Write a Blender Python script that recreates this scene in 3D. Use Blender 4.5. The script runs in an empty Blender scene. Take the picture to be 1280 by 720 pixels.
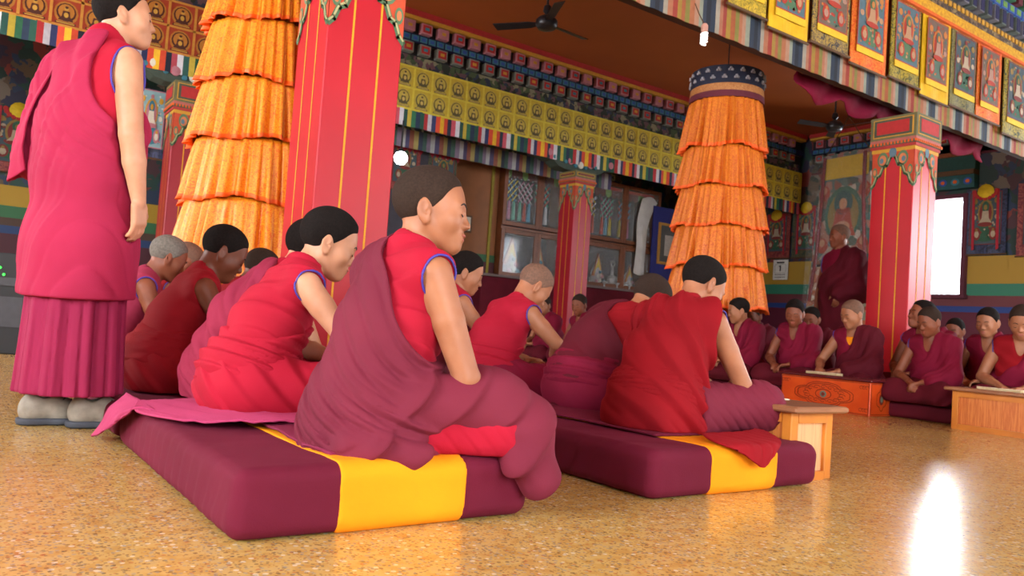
import bpy, math, random
import numpy as np
from mathutils import Vector, Matrix, Euler
random.seed(7)
C = bpy.context.scene.collection
PI = math.pi
sc = bpy.context.scene

# ------------------------------------------------------------------ camera, world, lights, exposure
FPX = 997.0
YAW, PITCH, ROLL = math.radians(35.1), math.atan(48 / FPX), math.radians(4.0)
fw = Vector((math.sin(YAW) * math.cos(PITCH), math.cos(YAW) * math.cos(PITCH), math.sin(PITCH)))
r0 = Vector((math.cos(YAW), -math.sin(YAW), 0)); u0 = r0.cross(fw)
RR = r0 * math.cos(ROLL) + u0 * math.sin(ROLL)
UU = -r0 * math.sin(ROLL) + u0 * math.cos(ROLL)
cam_d = bpy.data.cameras.new('camera'); cam = bpy.data.objects.new('camera', cam_d); C.objects.link(cam)
cam.matrix_world = Matrix(((RR.x, UU.x, -fw.x, 0), (RR.y, UU.y, -fw.y, 0), (RR.z, UU.z, -fw.z, .46), (0, 0, 0, 1)))
cam_d.sensor_width = 36; cam_d.lens = FPX * 36 / 1280; cam_d.clip_start = .05
cam_d.dof.use_dof = True; cam_d.dof.focus_distance = 2.2; cam_d.dof.aperture_fstop = 8.0
sc.camera = cam
sc.view_settings.view_transform = 'Standard'; sc.view_settings.look = 'None'
sc.view_settings.gamma = 1; sc.view_settings.use_curve_mapping = False
sc.view_settings.exposure = 0.08
try:
    sc.cycles.max_bounces = 7; sc.cycles.diffuse_bounces = 4; sc.cycles.glossy_bounces = 3
    sc.cycles.transmission_bounces = 4; sc.cycles.sample_clamp_indirect = 6
    sc.cycles.use_denoising = True
    sc.cycles.caustics_reflective = False; sc.cycles.caustics_refractive = False
except Exception: pass
w = bpy.data.worlds.new('sky'); sc.world = w; w.use_nodes = True
w.node_tree.nodes['Background'].inputs[0].default_value = (.86, .92, 1, 1)
w.node_tree.nodes['Background'].inputs[1].default_value = 14.0

def area(name, loc, direction, sx, sy, power, col=(1, 1, 1)):
    l = bpy.data.lights.new(name, 'AREA'); l.shape = 'RECTANGLE'; l.size = sx; l.size_y = sy
    l.energy = power; l.color = col
    o = bpy.data.objects.new(name, l); C.objects.link(o); o.location = loc
    o.rotation_euler = Vector(direction).to_track_quat('-Z', 'Y').to_euler()
    return o
# daylight that comes in through the window openings (each stands just outside its opening)
area('daylight_front', (.2, -3.75, 1.9), (0, 1, -.08), 3.0, 2.2, 135, (1, .97, .93))
area('daylight_side', (-4.35, .8, 2.1), (1, .08, -.12), 3.0, 2.0, 280, (1, .97, .95))
area('daylight_side_far', (-4.35, 7.5, 2.3), (1, 0, -.1), 3.0, 2.0, 260, (1, .96, .92))
area('daylight_corner', (6.5, -3.75, 2.1), (-.1, 1, 0), 3.0, 2.2, 150, (1, .95, .88))
area('daylight_right', (13.95, 6.78, 2.3), (-1, -.1, -.15), .62, 1.5, 90, (.9, .95, 1))
area('daylight_right_near', (13.95, 1.6, 2.4), (-1, .1, -.1), 2.2, 1.7, 260, (.93, .96, 1))

# ------------------------------------------------------------------ materials
def lin(c):
    if isinstance(c, str): c = tuple(int(c[i:i + 2], 16) / 255 for i in (0, 2, 4))
    return tuple((x / 12.92 if x <= .04045 else ((x + .055) / 1.055) ** 2.4) for x in c)
_m = {}
def mat(name, col, rough=.8, col2=None, scale=8, detail=3, bump=0, bscale=60, metal=0, sheen=0, spec=.5, contrast=(.35, .65), emit=0, weave=0):
    if name in _m: return _m[name]
    m = bpy.data.materials.new(name); m.use_nodes = True; _m[name] = m
    nt = m.node_tree; b = nt.nodes['Principled BSDF']; L = nt.links.new
    c = lin(col)
    b.inputs['Base Color'].default_value = (*c, 1); b.inputs['Roughness'].default_value = rough
    b.inputs['Metallic'].default_value = metal; b.inputs['Specular IOR Level'].default_value = spec
    if sheen: b.inputs['Sheen Weight'].default_value = sheen; b.inputs['Sheen Roughness'].default_value = .5; b.inputs['Sheen Tint'].default_value = (*c, 1)
    if emit: b.inputs['Emission Color'].default_value = (*c, 1); b.inputs['Emission Strength'].default_value = emit
    tc = nt.nodes.new('ShaderNodeTexCoord')
    n = nt.nodes.new('ShaderNodeTexNoise'); n.inputs['Scale'].default_value = scale; n.inputs['Detail'].default_value = detail
    L(tc.outputs['Object'], n.inputs['Vector'])
    r = nt.nodes.new('ShaderNodeValToRGB'); r.color_ramp.elements[0].position = contrast[0]; r.color_ramp.elements[1].position = contrast[1]
    c2 = lin(col2) if col2 else tuple(x * .86 for x in c)
    r.color_ramp.elements[0].color = (*c2, 1); r.color_ramp.elements[1].color = (*c, 1)
    L(n.outputs['Fac'], r.inputs['Fac']); L(r.outputs['Color'], b.inputs['Base Color'])
    if bump:
        n2 = nt.nodes.new('ShaderNodeTexNoise'); n2.inputs['Scale'].default_value = bscale; n2.inputs['Detail'].default_value = 4
        L(tc.outputs['Object'], n2.inputs['Vector'])
        bp = nt.nodes.new('ShaderNodeBump'); bp.inputs['Strength'].default_value = bump; bp.inputs['Distance'].default_value = .01
        L(n2.outputs['Fac'], bp.inputs['Height']); L(bp.outputs['Normal'], b.inputs['Normal'])
    return m
def ramp_mat(name, stops, scale=10, kind='voronoi', rough=.8, detail=3, coord='Object', distort=0, interp='LINEAR', stretch=(1, 1, 1)):
    """a many-coloured painted or woven surface"""
    if name in _m: return _m[name]
    m = bpy.data.materials.new(name); m.use_nodes = True; _m[name] = m
    nt = m.node_tree; b = nt.nodes['Principled BSDF']; L = nt.links.new; b.inputs['Roughness'].default_value = rough
    tc = nt.nodes.new('ShaderNodeTexCoord'); mp = nt.nodes.new('ShaderNodeMapping'); mp.inputs['Scale'].default_value = stretch
    L(tc.outputs[coord], mp.inputs['Vector'])
    if kind == 'voronoi':
        n = nt.nodes.new('ShaderNodeTexVoronoi'); n.inputs['Scale'].default_value = scale
        nz = nt.nodes.new('ShaderNodeTexNoise'); nz.inputs['Scale'].default_value = scale * .8
        mx = nt.nodes.new('ShaderNodeMixRGB'); mx.inputs[0].default_value = .12
        L(mp.outputs[0], nz.inputs['Vector']); L(mp.outputs[0], mx.inputs[1]); L(nz.outputs['Color'], mx.inputs[2]); L(mx.outputs[0], n.inputs['Vector'])
        sx = nt.nodes.new('ShaderNodeSeparateColor'); L(n.outputs['Color'], sx.inputs[0]); out = sx.outputs[0]
    else:
        n = nt.nodes.new('ShaderNodeTexNoise'); n.inputs['Scale'].default_value = scale; n.inputs['Detail'].default_value = detail
        n.inputs['Distortion'].default_value = distort
        L(mp.outputs[0], n.inputs['Vector']); out = n.outputs['Fac']
    r = nt.nodes.new('ShaderNodeValToRGB'); r.color_ramp.interpolation = interp
    while len(r.color_ramp.elements) < len(stops): r.color_ramp.elements.new(.5)
    for e, (p, c) in zip(r.color_ramp.elements, stops): e.position = p; e.color = (*lin(c), 1)
    L(out, r.inputs['Fac']); L(r.outputs[0], b.inputs['Base Color'])
    return m
def cloth(name, col, col2=None, sheen=.25):
    if name in _m: return _m[name]
    m = mat(name, col, rough=.85, col2=col2, scale=3, sheen=sheen, spec=.2); nt = m.node_tree; L = nt.links.new; b = nt.nodes['Principled BSDF']
    tc = nt.nodes.new('ShaderNodeTexCoord'); n = nt.nodes.new('ShaderNodeTexNoise'); n.noise_type = 'RIDGED_MULTIFRACTAL'; n.inputs['Scale'].default_value = 5.5; n.inputs['Detail'].default_value = 2.5; n.inputs['Distortion'].default_value = .6
    mp = nt.nodes.new('ShaderNodeMapping'); mp.inputs['Scale'].default_value = (.8, 1, 1.5); L(tc.outputs['Object'], mp.inputs[0]); L(mp.outputs[0], n.inputs['Vector'])
    bp = nt.nodes.new('ShaderNodeBump'); bp.inputs['Strength'].default_value = .5; bp.inputs['Distance'].default_value = .012; bp.invert = True; L(n.outputs['Fac'], bp.inputs['Height'])
    n2 = nt.nodes.new('ShaderNodeTexNoise'); n2.inputs['Scale'].default_value = 300; L(tc.outputs['Object'], n2.inputs['Vector'])
    b2 = nt.nodes.new('ShaderNodeBump'); b2.inputs['Strength'].default_value = .1; b2.inputs['Distance'].default_value = .01; L(n2.outputs['Fac'], b2.inputs['Height']); L(bp.outputs[0], b2.inputs['Normal']); L(b2.outputs[0], b.inputs['Normal'])
    return m

MT_vest = cloth('crimson cloth', 'a3132d', '961028')
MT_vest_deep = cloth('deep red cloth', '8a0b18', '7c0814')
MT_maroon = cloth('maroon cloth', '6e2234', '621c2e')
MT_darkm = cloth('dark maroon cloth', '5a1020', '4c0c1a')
MT_wine = cloth('wine cloth', '7a1030', '6a0c28')
MT_mauve = cloth('mauve red cloth', '98304a', '8a2842')
MT_pink = cloth('faded pink maroon cloth', 'a83a62', '9a3258')
MT_trim = mat('blue piping', '3b2f8f', .6)
MT_yellow = cloth('yellow cloth', 'ee9410', 'e88a0c', .1)
MT_mat = cloth('plum mattress cover', '64142c', '5a1026')
MT_inner = mat('dark lining', '1c0a10', .9)
def skin(name, c, c2): 
    m = mat(name, c, rough=.5, col2=c2, scale=14, bump=.04, bscale=180, spec=.35)
    b = m.node_tree.nodes['Principled BSDF']
    b.inputs['Subsurface Weight'].default_value = .08; b.inputs['Subsurface Radius'].default_value = (.02, .008, .004)
    return m
SK_tan = skin('tan skin', 'a06a4c', '925e42')
SK_light = skin('light skin', 'bf8c6e', 'b27e60')
SK_brown = skin('brown skin', '854c34', '78422c')
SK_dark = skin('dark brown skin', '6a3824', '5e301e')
HR_black = mat('black cropped hair', '100c0b', .9, '1a1412', 120, bump=.5, bscale=420, spec=.15)
HR_brown = mat('short brown black hair', '33261f', .9, '2a1f19', 160, bump=.3, bscale=420, spec=.15)
HR_shaven = mat('shaven stubble', '6e4e3c', .8, '5c4132', 90, bump=.25, bscale=420)
HR_grey = mat('grey shaven stubble', '6d675e', .8, '57514a', 90, bump=.25, bscale=420)
M_lips = mat('lips', 'a05548', .45); M_lash = mat('lash', '140c0a', .8)

# ------------------------------------------------------------------ mesh helpers
def link(o): C.objects.link(o); return o
def mesh_obj(name, verts, faces, mats, parent=None, mi=None, smooth=False):
    me = bpy.data.meshes.new(name); me.from_pydata([tuple(v) for v in verts], [], faces)
    for m in (mats if isinstance(mats, (list, tuple)) else [mats]): me.materials.append(m)
    if mi is not None: me.polygons.foreach_set('material_index', mi)
    if smooth: me.polygons.foreach_set('use_smooth', [True] * len(me.polygons))
    me.update()
    o = bpy.data.objects.new(name, me); link(o)
    if parent: o.parent = parent
    return o
def tag(o, label, cat, group=None, kind=None):
    if label: o['label'] = label
    if cat: o['category'] = cat
    if group: o['group'] = group
    if kind: o['kind'] = kind
    return o
def empty(name, loc, rz=0, scale=1):
    o = bpy.data.objects.new(name, None); link(o); o.location = loc; o.rotation_euler = (0, 0, rz); o.scale = (scale,) * 3
    o.empty_display_size = .1
    return o
def struct(o): o['kind'] = 'structure'; return o
class MB:
    """collects simple solids into one mesh, with material slots"""
    def __init__(s): s.v = []; s.f = []; s.mi = []; s.m = []
    def slot(s, m):
        if m not in s.m: s.m.append(m)
        return s.m.index(m)
    def add(s, vs, fs, m):
        k = len(s.v); s.v += [tuple(v) for v in vs]; s.f += [tuple(i + k for i in f) for f in fs]; s.mi += [s.slot(m)] * len(fs); return s
    def box(s, x0, x1, y0, y1, z0, z1, m, bev=0):
        if bev <= 0:
            vs = [(x0, y0, z0), (x1, y0, z0), (x1, y1, z0), (x0, y1, z0), (x0, y0, z1), (x1, y0, z1), (x1, y1, z1), (x0, y1, z1)]
            return s.add(vs, [(0, 3, 2, 1), (4, 5, 6, 7), (0, 1, 5, 4), (1, 2, 6, 5), (2, 3, 7, 6), (3, 0, 4, 7)], m)
        b = bev; lv = [(z0, b), (z0 + b, 0), (z1 - b, 0), (z1, b)]; vs = []
        for z, i in lv:
            a = x0 + i; c = x1 - i; d = y0 + i; e = y1 - i; q = b * .9
            vs += [(a + q, d, z), (c - q, d, z), (c, d + q, z), (c, e - q, z), (c - q, e, z), (a + q, e, z), (a, e - q, z), (a, d + q, z)]
        fs = [tuple(range(7, -1, -1)), tuple(range(24, 32))]
        for k in range(3):
            for i in range(8):
                j = (i + 1) % 8; fs.append((k * 8 + i, k * 8 + j, k * 8 + 8 + j, k * 8 + 8 + i))
        return s.add(vs, fs, m)
    def tube(s, pts, r, m, n=8, closed=False, cap=True):
        pts = [Vector(p) for p in pts]; N = len(pts); vs = []; ref = None
        for i, p in enumerate(pts):
            a = pts[(i - 1) % N] if (i or closed) else p; b = pts[(i + 1) % N] if (i < N - 1 or closed) else p
            t = (b - a).normalized()
            if ref is None: ref = t.orthogonal().normalized()
            ref = (ref - t * ref.dot(t)).normalized(); bi = t.cross(ref)
            rr = r[i] if isinstance(r, (list, tuple)) else r
            for k in range(n): vs.append(p + (ref * math.cos(2 * PI * k / n) + bi * math.sin(2 * PI * k / n)) * rr)
        fs = []
        for i in range(N if closed else N - 1):
            j = (i + 1) % N
            for k in range(n): l = (k + 1) % n; fs.append((i * n + k, i * n + l, j * n + l, j * n + k))
        if cap and not closed: fs += [tuple(range(n - 1, -1, -1)), tuple((N - 1) * n + k for k in range(n))]
        return s.add(vs, fs, m)
    def lathe(s, prof, c, m, n=24, ax='z', closed=False):
        vs = []; fs = []
        for (r, h) in prof:
            for k in range(n):
                a = 2 * PI * k / n; x, y = r * math.cos(a), r * math.sin(a)
                vs.append((c[0] + x, c[1] + y, c[2] + h) if ax == 'z' else (c[0] + x, c[1] + h, c[2] + y))
        for i in range(len(prof) - 1):
            for k in range(n): l = (k + 1) % n; fs.append((i * n + k, i * n + l, (i + 1) * n + l, (i + 1) * n + k))
        fs += [tuple(range(n - 1, -1, -1)), tuple((len(prof) - 1) * n + k for k in range(n))]
        return s.add(vs, fs, m)
    def build(s, name, parent=None, smooth=False):
        return mesh_obj(name, s.v, s.f, s.m, parent, s.mi, smooth)
class Paint:
    """2-D painted shapes laid in thin raised layers on a surface"""
    def __init__(s, O, U, V, N, step=.002): s.O, s.U, s.V, s.N, s.st = Vector(O), Vector(U).normalized(), Vector(V).normalized(), Vector(N).normalized(), step; s.mb = MB()
    def poly(s, pts, m, layer=1):
        s.mb.add([s.O + s.U * u + s.V * v + s.N * (layer * s.st) for u, v in pts], [tuple(range(len(pts)))], m); return s
    def rect(s, u0, v0, u1, v1, m, layer=1): return s.poly([(u0, v0), (u1, v0), (u1, v1), (u0, v1)], m, layer)
    def ell(s, u, v, a, b, m, layer=1, n=14, t0=0, t1=2 * PI):
        k = n if abs(t1 - t0 - 2 * PI) < 1e-6 else n - 1
        return s.poly([(u + a * math.cos(t0 + (t1 - t0) * i / k), v + b * math.sin(t0 + (t1 - t0) * i / k)) for i in range(n)], m, layer)
    def line(s, pts, wd, m, layer=1):
        for (a, b), (c, d) in zip(pts[:-1], pts[1:]):
            l = math.hypot(c - a, d - b) or 1; nx, ny = -(d - b) / l * wd / 2, (c - a) / l * wd / 2; ex, ey = (c - a) / l * wd * .3, (d - b) / l * wd * .3
            s.poly([(a + nx - ex, b + ny - ey), (a - nx - ex, b - ny - ey), (c - nx + ex, d - ny + ey), (c + nx + ex, d + ny + ey)], m, layer)
        return s
    def frame(s, u0, v0, u1, v1, t, m, layer=1):
        s.rect(u0, v0, u1, v0 + t, m, layer); s.rect(u0, v1 - t, u1, v1, m, layer); s.rect(u0, v0 + t, u0 + t, v1 - t, m, layer); s.rect(u1 - t, v0 + t, u1, v1 - t, m, layer); return s
    def build(s, name, parent=None): return s.mb.build(name, parent)
def P(name, c, rough=.75): return mat('paint ' + name, c, rough, scale=20)

# ------------------------------------------------------------------ signed distance bodies
f32 = np.float32
class NZ:
    def __init__(s, seed, k=6):
        r = np.random.RandomState(seed); d = r.normal(size=(k, 3)); s.d = (d / np.linalg.norm(d, axis=1)[:, None] * r.uniform(.6, 1.5, (k, 1))).astype(f32); s.p = r.uniform(0, 6.28, k).astype(f32)
    def __call__(s, p, f): return np.sin(p @ (s.d.T * f) + s.p).mean(1) * 1.6
def V3(*a): return np.array(a, dtype=f32)
def rc(a, b, ra, rb, sy=1):
    a = np.array(a, f32); b = np.array(b, f32)
    def f(p):
        if sy != 1:
            k = V3(1, sy, 1); q = (p - a) * k; ba = (b - a) * k
        else: q = p - a; ba = b - a
        t = np.clip(q @ ba / max(float(ba @ ba), 1e-9), 0, 1)
        return np.sqrt(((q - t[:, None] * ba) ** 2).sum(1)) - (ra + (rb - ra) * t)
    return f
def ell(c, r, M=None):
    c = np.array(c, f32); r = np.array(r, f32)
    def f(p):
        q = p - c
        if M is not None: q = q @ M
        k0 = np.sqrt(((q / r) ** 2).sum(1)); k1 = np.sqrt(((q / (r * r)) ** 2).sum(1))
        return k0 * (k0 - 1) / np.maximum(k1, 1e-6)
    return f
def rbox(c, h, r, M=None):
    c = np.array(c, f32); h = np.array(h, f32)
    def f(p):
        q = p - c
        if M is not None: q = q @ M
        q = np.abs(q) - (h - r)
        return np.sqrt((np.maximum(q, 0) ** 2).sum(1)) + np.minimum(q.max(1), 0) - r
    return f
def smin(a, b, k): h = np.maximum(k - np.abs(a - b), 0) / k; return np.minimum(a, b) - h * h * k * .25
def smax(a, b, k): return -smin(-a, -b, k)
def U(fs, k=.03):
    def f(p):
        d = fs[0](p)
        for g in fs[1:]: d = smin(d, g(p), k)
        return d
    return f
def sub(f, g, k=.01): return lambda p: smax(f(p), -g(p), k)
def inter(f, g, k=.01): return lambda p: smax(f(p), g(p), k)
def off(f, r): return lambda p: f(p) - r
def plane(pt, n):
    pt = np.array(pt, f32); n = np.array(n, f32); n = n / np.linalg.norm(n)
    return lambda p: (p - pt) @ n
def seam(f, g, r): return lambda p: np.sqrt(f(p) ** 2 + g(p) ** 2) - r
def fold(seed, d, freq, amp, warp=1.2, wf=6, mf=4, sharp=.6):
    """soft ridges with creases between them that fade in and out; d is a direction or a distance function"""
    n1, n2, n3 = NZ(seed), NZ(seed + 91), NZ(seed + 57)
    if not callable(d): d = np.array(d, f32); d = d / np.linalg.norm(d); dd = d; d = lambda p: p @ dd
    def f(p):
        t = (d(p) * freq + n1(p, wf) * warp) / PI
        m = np.clip(.5 + n2(p, mf) * 1.0, .08, 1); m2 = np.clip(.5 + n3(p, mf * 1.7) * 1.2, 0, 1)
        fr = t - np.floor(t); e = np.clip((fr - .74) / .26, 0, 1); saw = fr / .74 * (fr < .74) + (1 - e * e * (3 - 2 * e)) * (fr >= .74)
        t2 = t * 2.3 + n2(p, wf * 1.3) * .8; c2 = np.abs(np.sin(t2 * PI)); cr = np.exp(-(c2 / .4) ** 2)
        return amp * (m * (1.05 * saw - .5) - .38 * cr * m2 + .45 * n3(p, wf * 1.5) * m2)
    return f
def plus(f, *gs): return lambda p: f(p) - sum(g(p) for g in gs)
def masked(g, m, w=.05): return lambda p: g(p) * np.clip(.5 - m(p) / w, 0, 1)

def sdf_mesh(name, f, lo, hi, h, mats, parent=None, iters=1):
    lo = np.array(lo, f32); hi = np.array(hi, f32); B = 4
    nb = np.ceil((hi - lo) / (h * B)).astype(int) + 1
    n = nb * B
    bc = np.stack(np.meshgrid(*[np.arange(k) for k in nb], indexing='ij'), -1).reshape(-1, 3)
    cen = lo + (bc + .5 - .5 / B) * (h * B)
    d = f(cen.astype(f32)); near = np.abs(d) < h * B * 1.35 + .012
    dense = np.repeat(np.repeat(np.repeat(d.reshape(nb), B, 0), B, 1), B, 2).astype(f32)
    act = bc[near]
    if len(act) == 0: return None
    o = np.stack(np.meshgrid(*[np.arange(B)] * 3, indexing='ij'), -1).reshape(-1, 3)
    idx = (act[:, None, :] * B + o[None]).reshape(-1, 3)
    pts = (lo + idx * h).astype(f32); vals = np.empty(len(pts), f32)
    for i in range(0, len(pts), 400000): vals[i:i + 400000] = f(pts[i:i + 400000])
    dense[idx[:, 0], idx[:, 1], idx[:, 2]] = vals
    for ax in range(3):
        s = [slice(None)] * 3; s[ax] = 0; dense[tuple(s)] = np.maximum(dense[tuple(s)], 1e-3); s[ax] = -1; dense[tuple(s)] = np.maximum(dense[tuple(s)], 1e-3)
    ins = dense < 0
    c8 = np.zeros(tuple(n - 1), np.int8)
    for i in (0, 1):
        for j in (0, 1):
            for k in (0, 1): c8 += ins[i:n[0] - 1 + i, j:n[1] - 1 + j, k:n[2] - 1 + k]
    cells = np.argwhere((c8 > 0) & (c8 < 8))
    if len(cells) == 0: return None
    acc = np.zeros((len(cells), 3)); cnt = np.zeros(len(cells))
    cor = [(i, j, k) for i in (0, 1) for j in (0, 1) for k in (0, 1)]
    cv = {c: dense[cells[:, 0] + c[0], cells[:, 1] + c[1], cells[:, 2] + c[2]] for c in cor}
    for a in cor:
        for ax in range(3):
            if a[ax]: continue
            b = list(a); b[ax] = 1; b = tuple(b)
            va, vb = cv[a], cv[b]; x = (va < 0) != (vb < 0)
            t = np.where(x, va / np.where(np.abs(va - vb) < 1e-9, 1e-9, va - vb), 0)
            p = np.tile(np.array(a, float), (len(cells), 1)); p[:, ax] = t
            acc += p * x[:, None]; cnt += x
    verts = lo + (cells + acc / cnt[:, None]) * h
    vid = np.full(tuple(n - 1), -1, np.int32); vid[cells[:, 0], cells[:, 1], cells[:, 2]] = np.arange(len(cells))
    quads = []
    for ax in range(3):
        s0 = [slice(None)] * 3; s1 = [slice(None)] * 3; s0[ax] = slice(0, -1); s1[ax] = slice(1, None)
        a, b = ins[tuple(s0)], ins[tuple(s1)]
        e = np.argwhere(a != b); u, v = (ax + 1) % 3, (ax + 2) % 3
        ok = (e[:, u] > 0) & (e[:, v] > 0) & (e[:, u] < n[u] - 1) & (e[:, v] < n[v] - 1); e = e[ok]
        if not len(e): continue
        def g(du, dv):
            q = e.copy(); q[:, u] -= du; q[:, v] -= dv; return vid[q[:, 0], q[:, 1], q[:, 2]]
        q = np.stack([g(0, 0), g(1, 0), g(1, 1), g(0, 1)], 1)
        fl = ~a[e[:, 0], e[:, 1], e[:, 2]]
        q[fl] = q[fl][:, ::-1]
        quads.append(q)
    q = np.concatenate(quads); q = q[(q >= 0).all(1)]
    for _ in range(iters):                       # light smoothing
        sm = np.zeros_like(verts); ct = np.zeros(len(verts))
        for i in range(4):
            for j in ((i + 1) % 4, (i + 3) % 4):
                for ax in range(3): sm[:, ax] += np.bincount(q[:, i], verts[q[:, j], ax], len(verts))
                ct += np.bincount(q[:, i], minlength=len(verts))
        verts = verts * .5 + .5 * sm / np.maximum(ct, 1)[:, None]
    me = bpy.data.meshes.new(name)
    me.vertices.add(len(verts)); me.vertices.foreach_set('co', verts.astype(f32).ravel())
    me.loops.add(len(q) * 4); me.loops.foreach_set('vertex_index', q.astype(np.int32).ravel())
    me.polygons.add(len(q)); me.polygons.foreach_set('loop_start', np.arange(0, len(q) * 4, 4, dtype=np.int32))
    try: me.polygons.foreach_set('loop_total', np.full(len(q), 4, dtype=np.int32))
    except Exception: pass
    me.update(calc_edges=True)
    me.polygons.foreach_set('use_smooth', np.ones(len(q), dtype=bool)); me.validate(); me.update()
    for m in (mats if isinstance(mats, (list, tuple)) else [mats]): me.materials.append(m)
    ob = bpy.data.objects.new(name, me); link(ob)
    if parent: ob.parent = parent
    return ob

# ------------------------------------------------------------------ people
def rotm(yaw, pitch, roll):
    """columns = forward, left, up of a part turned by yaw (left +), pitched down, rolled"""
    cy, sy, cp, sp, cr, sr = math.cos(yaw), math.sin(yaw), math.cos(pitch), math.sin(pitch), math.cos(roll), math.sin(roll)
    Rz = np.array([[cy, -sy, 0], [sy, cy, 0], [0, 0, 1]]); Ry = np.array([[cp, 0, sp], [0, 1, 0], [-sp, 0, cp]]); Rx = np.array([[1, 0, 0], [0, cr, -sr], [0, sr, cr]])
    return (Rz @ Ry @ Rx).astype(f32)
def in_frame(f, O, M, s=1):
    O = np.array(O, f32); return lambda p: f(((p - O) @ M) / s) * s
def head_skull():
    return U([ell((-.012, 0, .034), (.095, .074, .084)), ell((.03, 0, -.022), (.058, .060, .082)),
              rc((.0, .044, -.046), (.058, .012, -.090), .021, .017), rc((.0, -.044, -.046), (.058, -.012, -.090), .021, .017)], .03)
def head_face():
    sk = U([head_skull(), ell((.072, .024, .016), (.012, .022, .009)), ell((.072, -.024, .016), (.012, .022, .009)),
            ell((.052, .040, -.028), (.026, .024, .026)), ell((.052, -.040, -.028), (.026, .024, .026)), ell((.070, 0, -.062), (.022, .026, .022)), ell((.071, 0, -.091), (.015, .018, .013))], .02)
    sk = sub(sk, ell((.104, .031, -.002), (.020, .017, .011)), .014); sk = sub(sk, ell((.104, -.031, -.002), (.020, .017, .011)), .014)
    sk = U([sk, ell((.0765, .031, -.003), (.0125, .015, .0105)), ell((.0765, -.031, -.003), (.0125, .015, .0105))], .006)
    sk = U([sk, rc((.082, 0, .004), (.1005, 0, -.031), .006, .0092), ell((.092, .0115, -.034), (.011, .0075, .0075)), ell((.092, -.0115, -.034), (.011, .0075, .0075))], .009)
    sk = U([sk, ell((.089, 0, -.0585), (.010, .021, .0062)), ell((.087, 0, -.0695), (.009, .018, .0068))], .005)
    sk = sub(sk, ell((.100, 0, -.0637), (.010, .022, .0012)), .003)
    def ear(s):
        M = rotm(-s * .32, -.12, 0)
        e = ell((-.012, s * .077, -.012), (.019, .0075, .032), M); e = U([e, ell((-.004, s * .074, -.036), (.010, .006, .012))], .008)
        e = sub(e, ell((-.010, s * .0835, -.004), (.0115, .0055, .020), M), .003); e = U([e, rc((-.002, s * .080, .002), (-.008, s * .0805, -.020), .0028, .0028), rc((.004, s * .077, -.014), (.003, s * .078, -.020), .004, .0035)], .004)
        return sub(e, ell((-.004, s * .082, -.016), (.005, .006, .006), M), .002)
    sk = U([sk, ear(1), ear(-1)], .008)
    return sk
def head_hair(th=.005, low=0):
    h0 = U([ell((-.012, 0, .034), (.095, .074, .084)), ell((.02, 0, .0), (.058, .060, .07))], .03)
    nz = NZ(5)
    def reg(p):
        zl = -.052 - low + np.clip(p[:, 0] + .035, 0, None) * 1.16 + nz(p, 70) * .002 + np.clip(np.abs(p[:, 1]) - .03, 0, .03) * np.clip(p[:, 0] * 30 - 1, 0, 1) * .5
        d1 = (zl - p[:, 2]) * .7
        s = ell((-.008, 0, -.016), (.030, .2, .040))
        return np.maximum(d1, -s(p) * .5 - .006)
    hf = lambda p: h0(p) - .0016 - (th - .0016) * np.clip(-reg(p) / .022, 0, 1)
    return inter(hf, reg, .003)
def surf_x(f, y, z):
    xs = np.linspace(.14, .0, 281); p = np.stack([xs, np.full_like(xs, y), np.full_like(xs, z)], 1).astype(f32); d = f(p)
    k = np.argmax(d < 0); return float(xs[k])
HF = head_face()
def face_bits(O, M, s, root, brow=True, open_eyes=False):
    """eyebrows, eyelashes as thin arcs on the face"""
    for sd in (1, -1):
        e = MB(); pts = [(surf_x(HF, sd * y, z) + .0012, sd * y, z) for y, z in ((.019, -.0055), (.025, -.009), (.031, -.0102), (.037, -.0092), (.044, -.006))]
        W = [(M @ (np.array(p) * s) + np.array(O)) for p in pts]; e.tube(W, [.0007 * s, .0015 * s, .0018 * s, .0016 * s, .0007 * s], M_lash, 6); e.build('eyelash', root, True)
        if brow:
            e = MB(); pts = [(surf_x(HF, sd * y, z) + .0008, sd * y, z) for y, z in ((.013, .017), (.022, .0215), (.032, .0235), (.041, .0205), (.047, .016))]
            W = [(M @ (np.array(p) * s) + np.array(O)) for p in pts]; e.tube(W, [.0012 * s, .0028 * s, .0028 * s, .0022 * s, .0008 * s], M_lash, 6); e.build('eyebrow', root, True)
def hand(w, d, n, curl=.5, side=1, s=1.0, spread=.0):
    """w wrist, d pointing direction, n the way the palm faces"""
    w = np.array(w, float); d = np.array(d, float); d /= np.linalg.norm(d); n = np.array(n, float); n -= d * (n @ d); n /= np.linalg.norm(n)
    l = np.cross(n, d) * side; out = []
    M = np.stack([d, l, n], 1).astype(f32)
    out.append(rbox(w + d * .045 * s, np.array((.045, .036, .0135)) * s, .012 * s, M))
    for i, (o, L) in enumerate(((.029, .068), (.0098, .078), (-.0098, .073), (-.028, .058))):
        b = w + d * (.082 - abs(o + .005) * .15) * s + l * o * s; a = 0
        dd = d + l * (o * spread)
        for k, fr in enumerate((.45, .31, .24)):
            a += curl * (.7 if k == 0 else .9)
            v = dd * math.cos(a) + n * math.sin(a); e = b + v * L * fr * s
            out.append(rc(b, e, (.0086 - .0007 * k) * s, (.0080 - .0008 * k) * s)); b = e
    b = w + d * .022 * s + l * .030 * s; v = d * .62 + l * .62 + n * .30; v /= np.linalg.norm(v); e = b + v * .042 * s
    out.append(rc(b, e, .0125 * s, .0100 * s)); v2 = d * .85 + l * .25 + n * .45; v2 /= np.linalg.norm(v2); out.append(rc(e, e + v2 * .030 * s, .0098 * s, .0078 * s))
    return out
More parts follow.
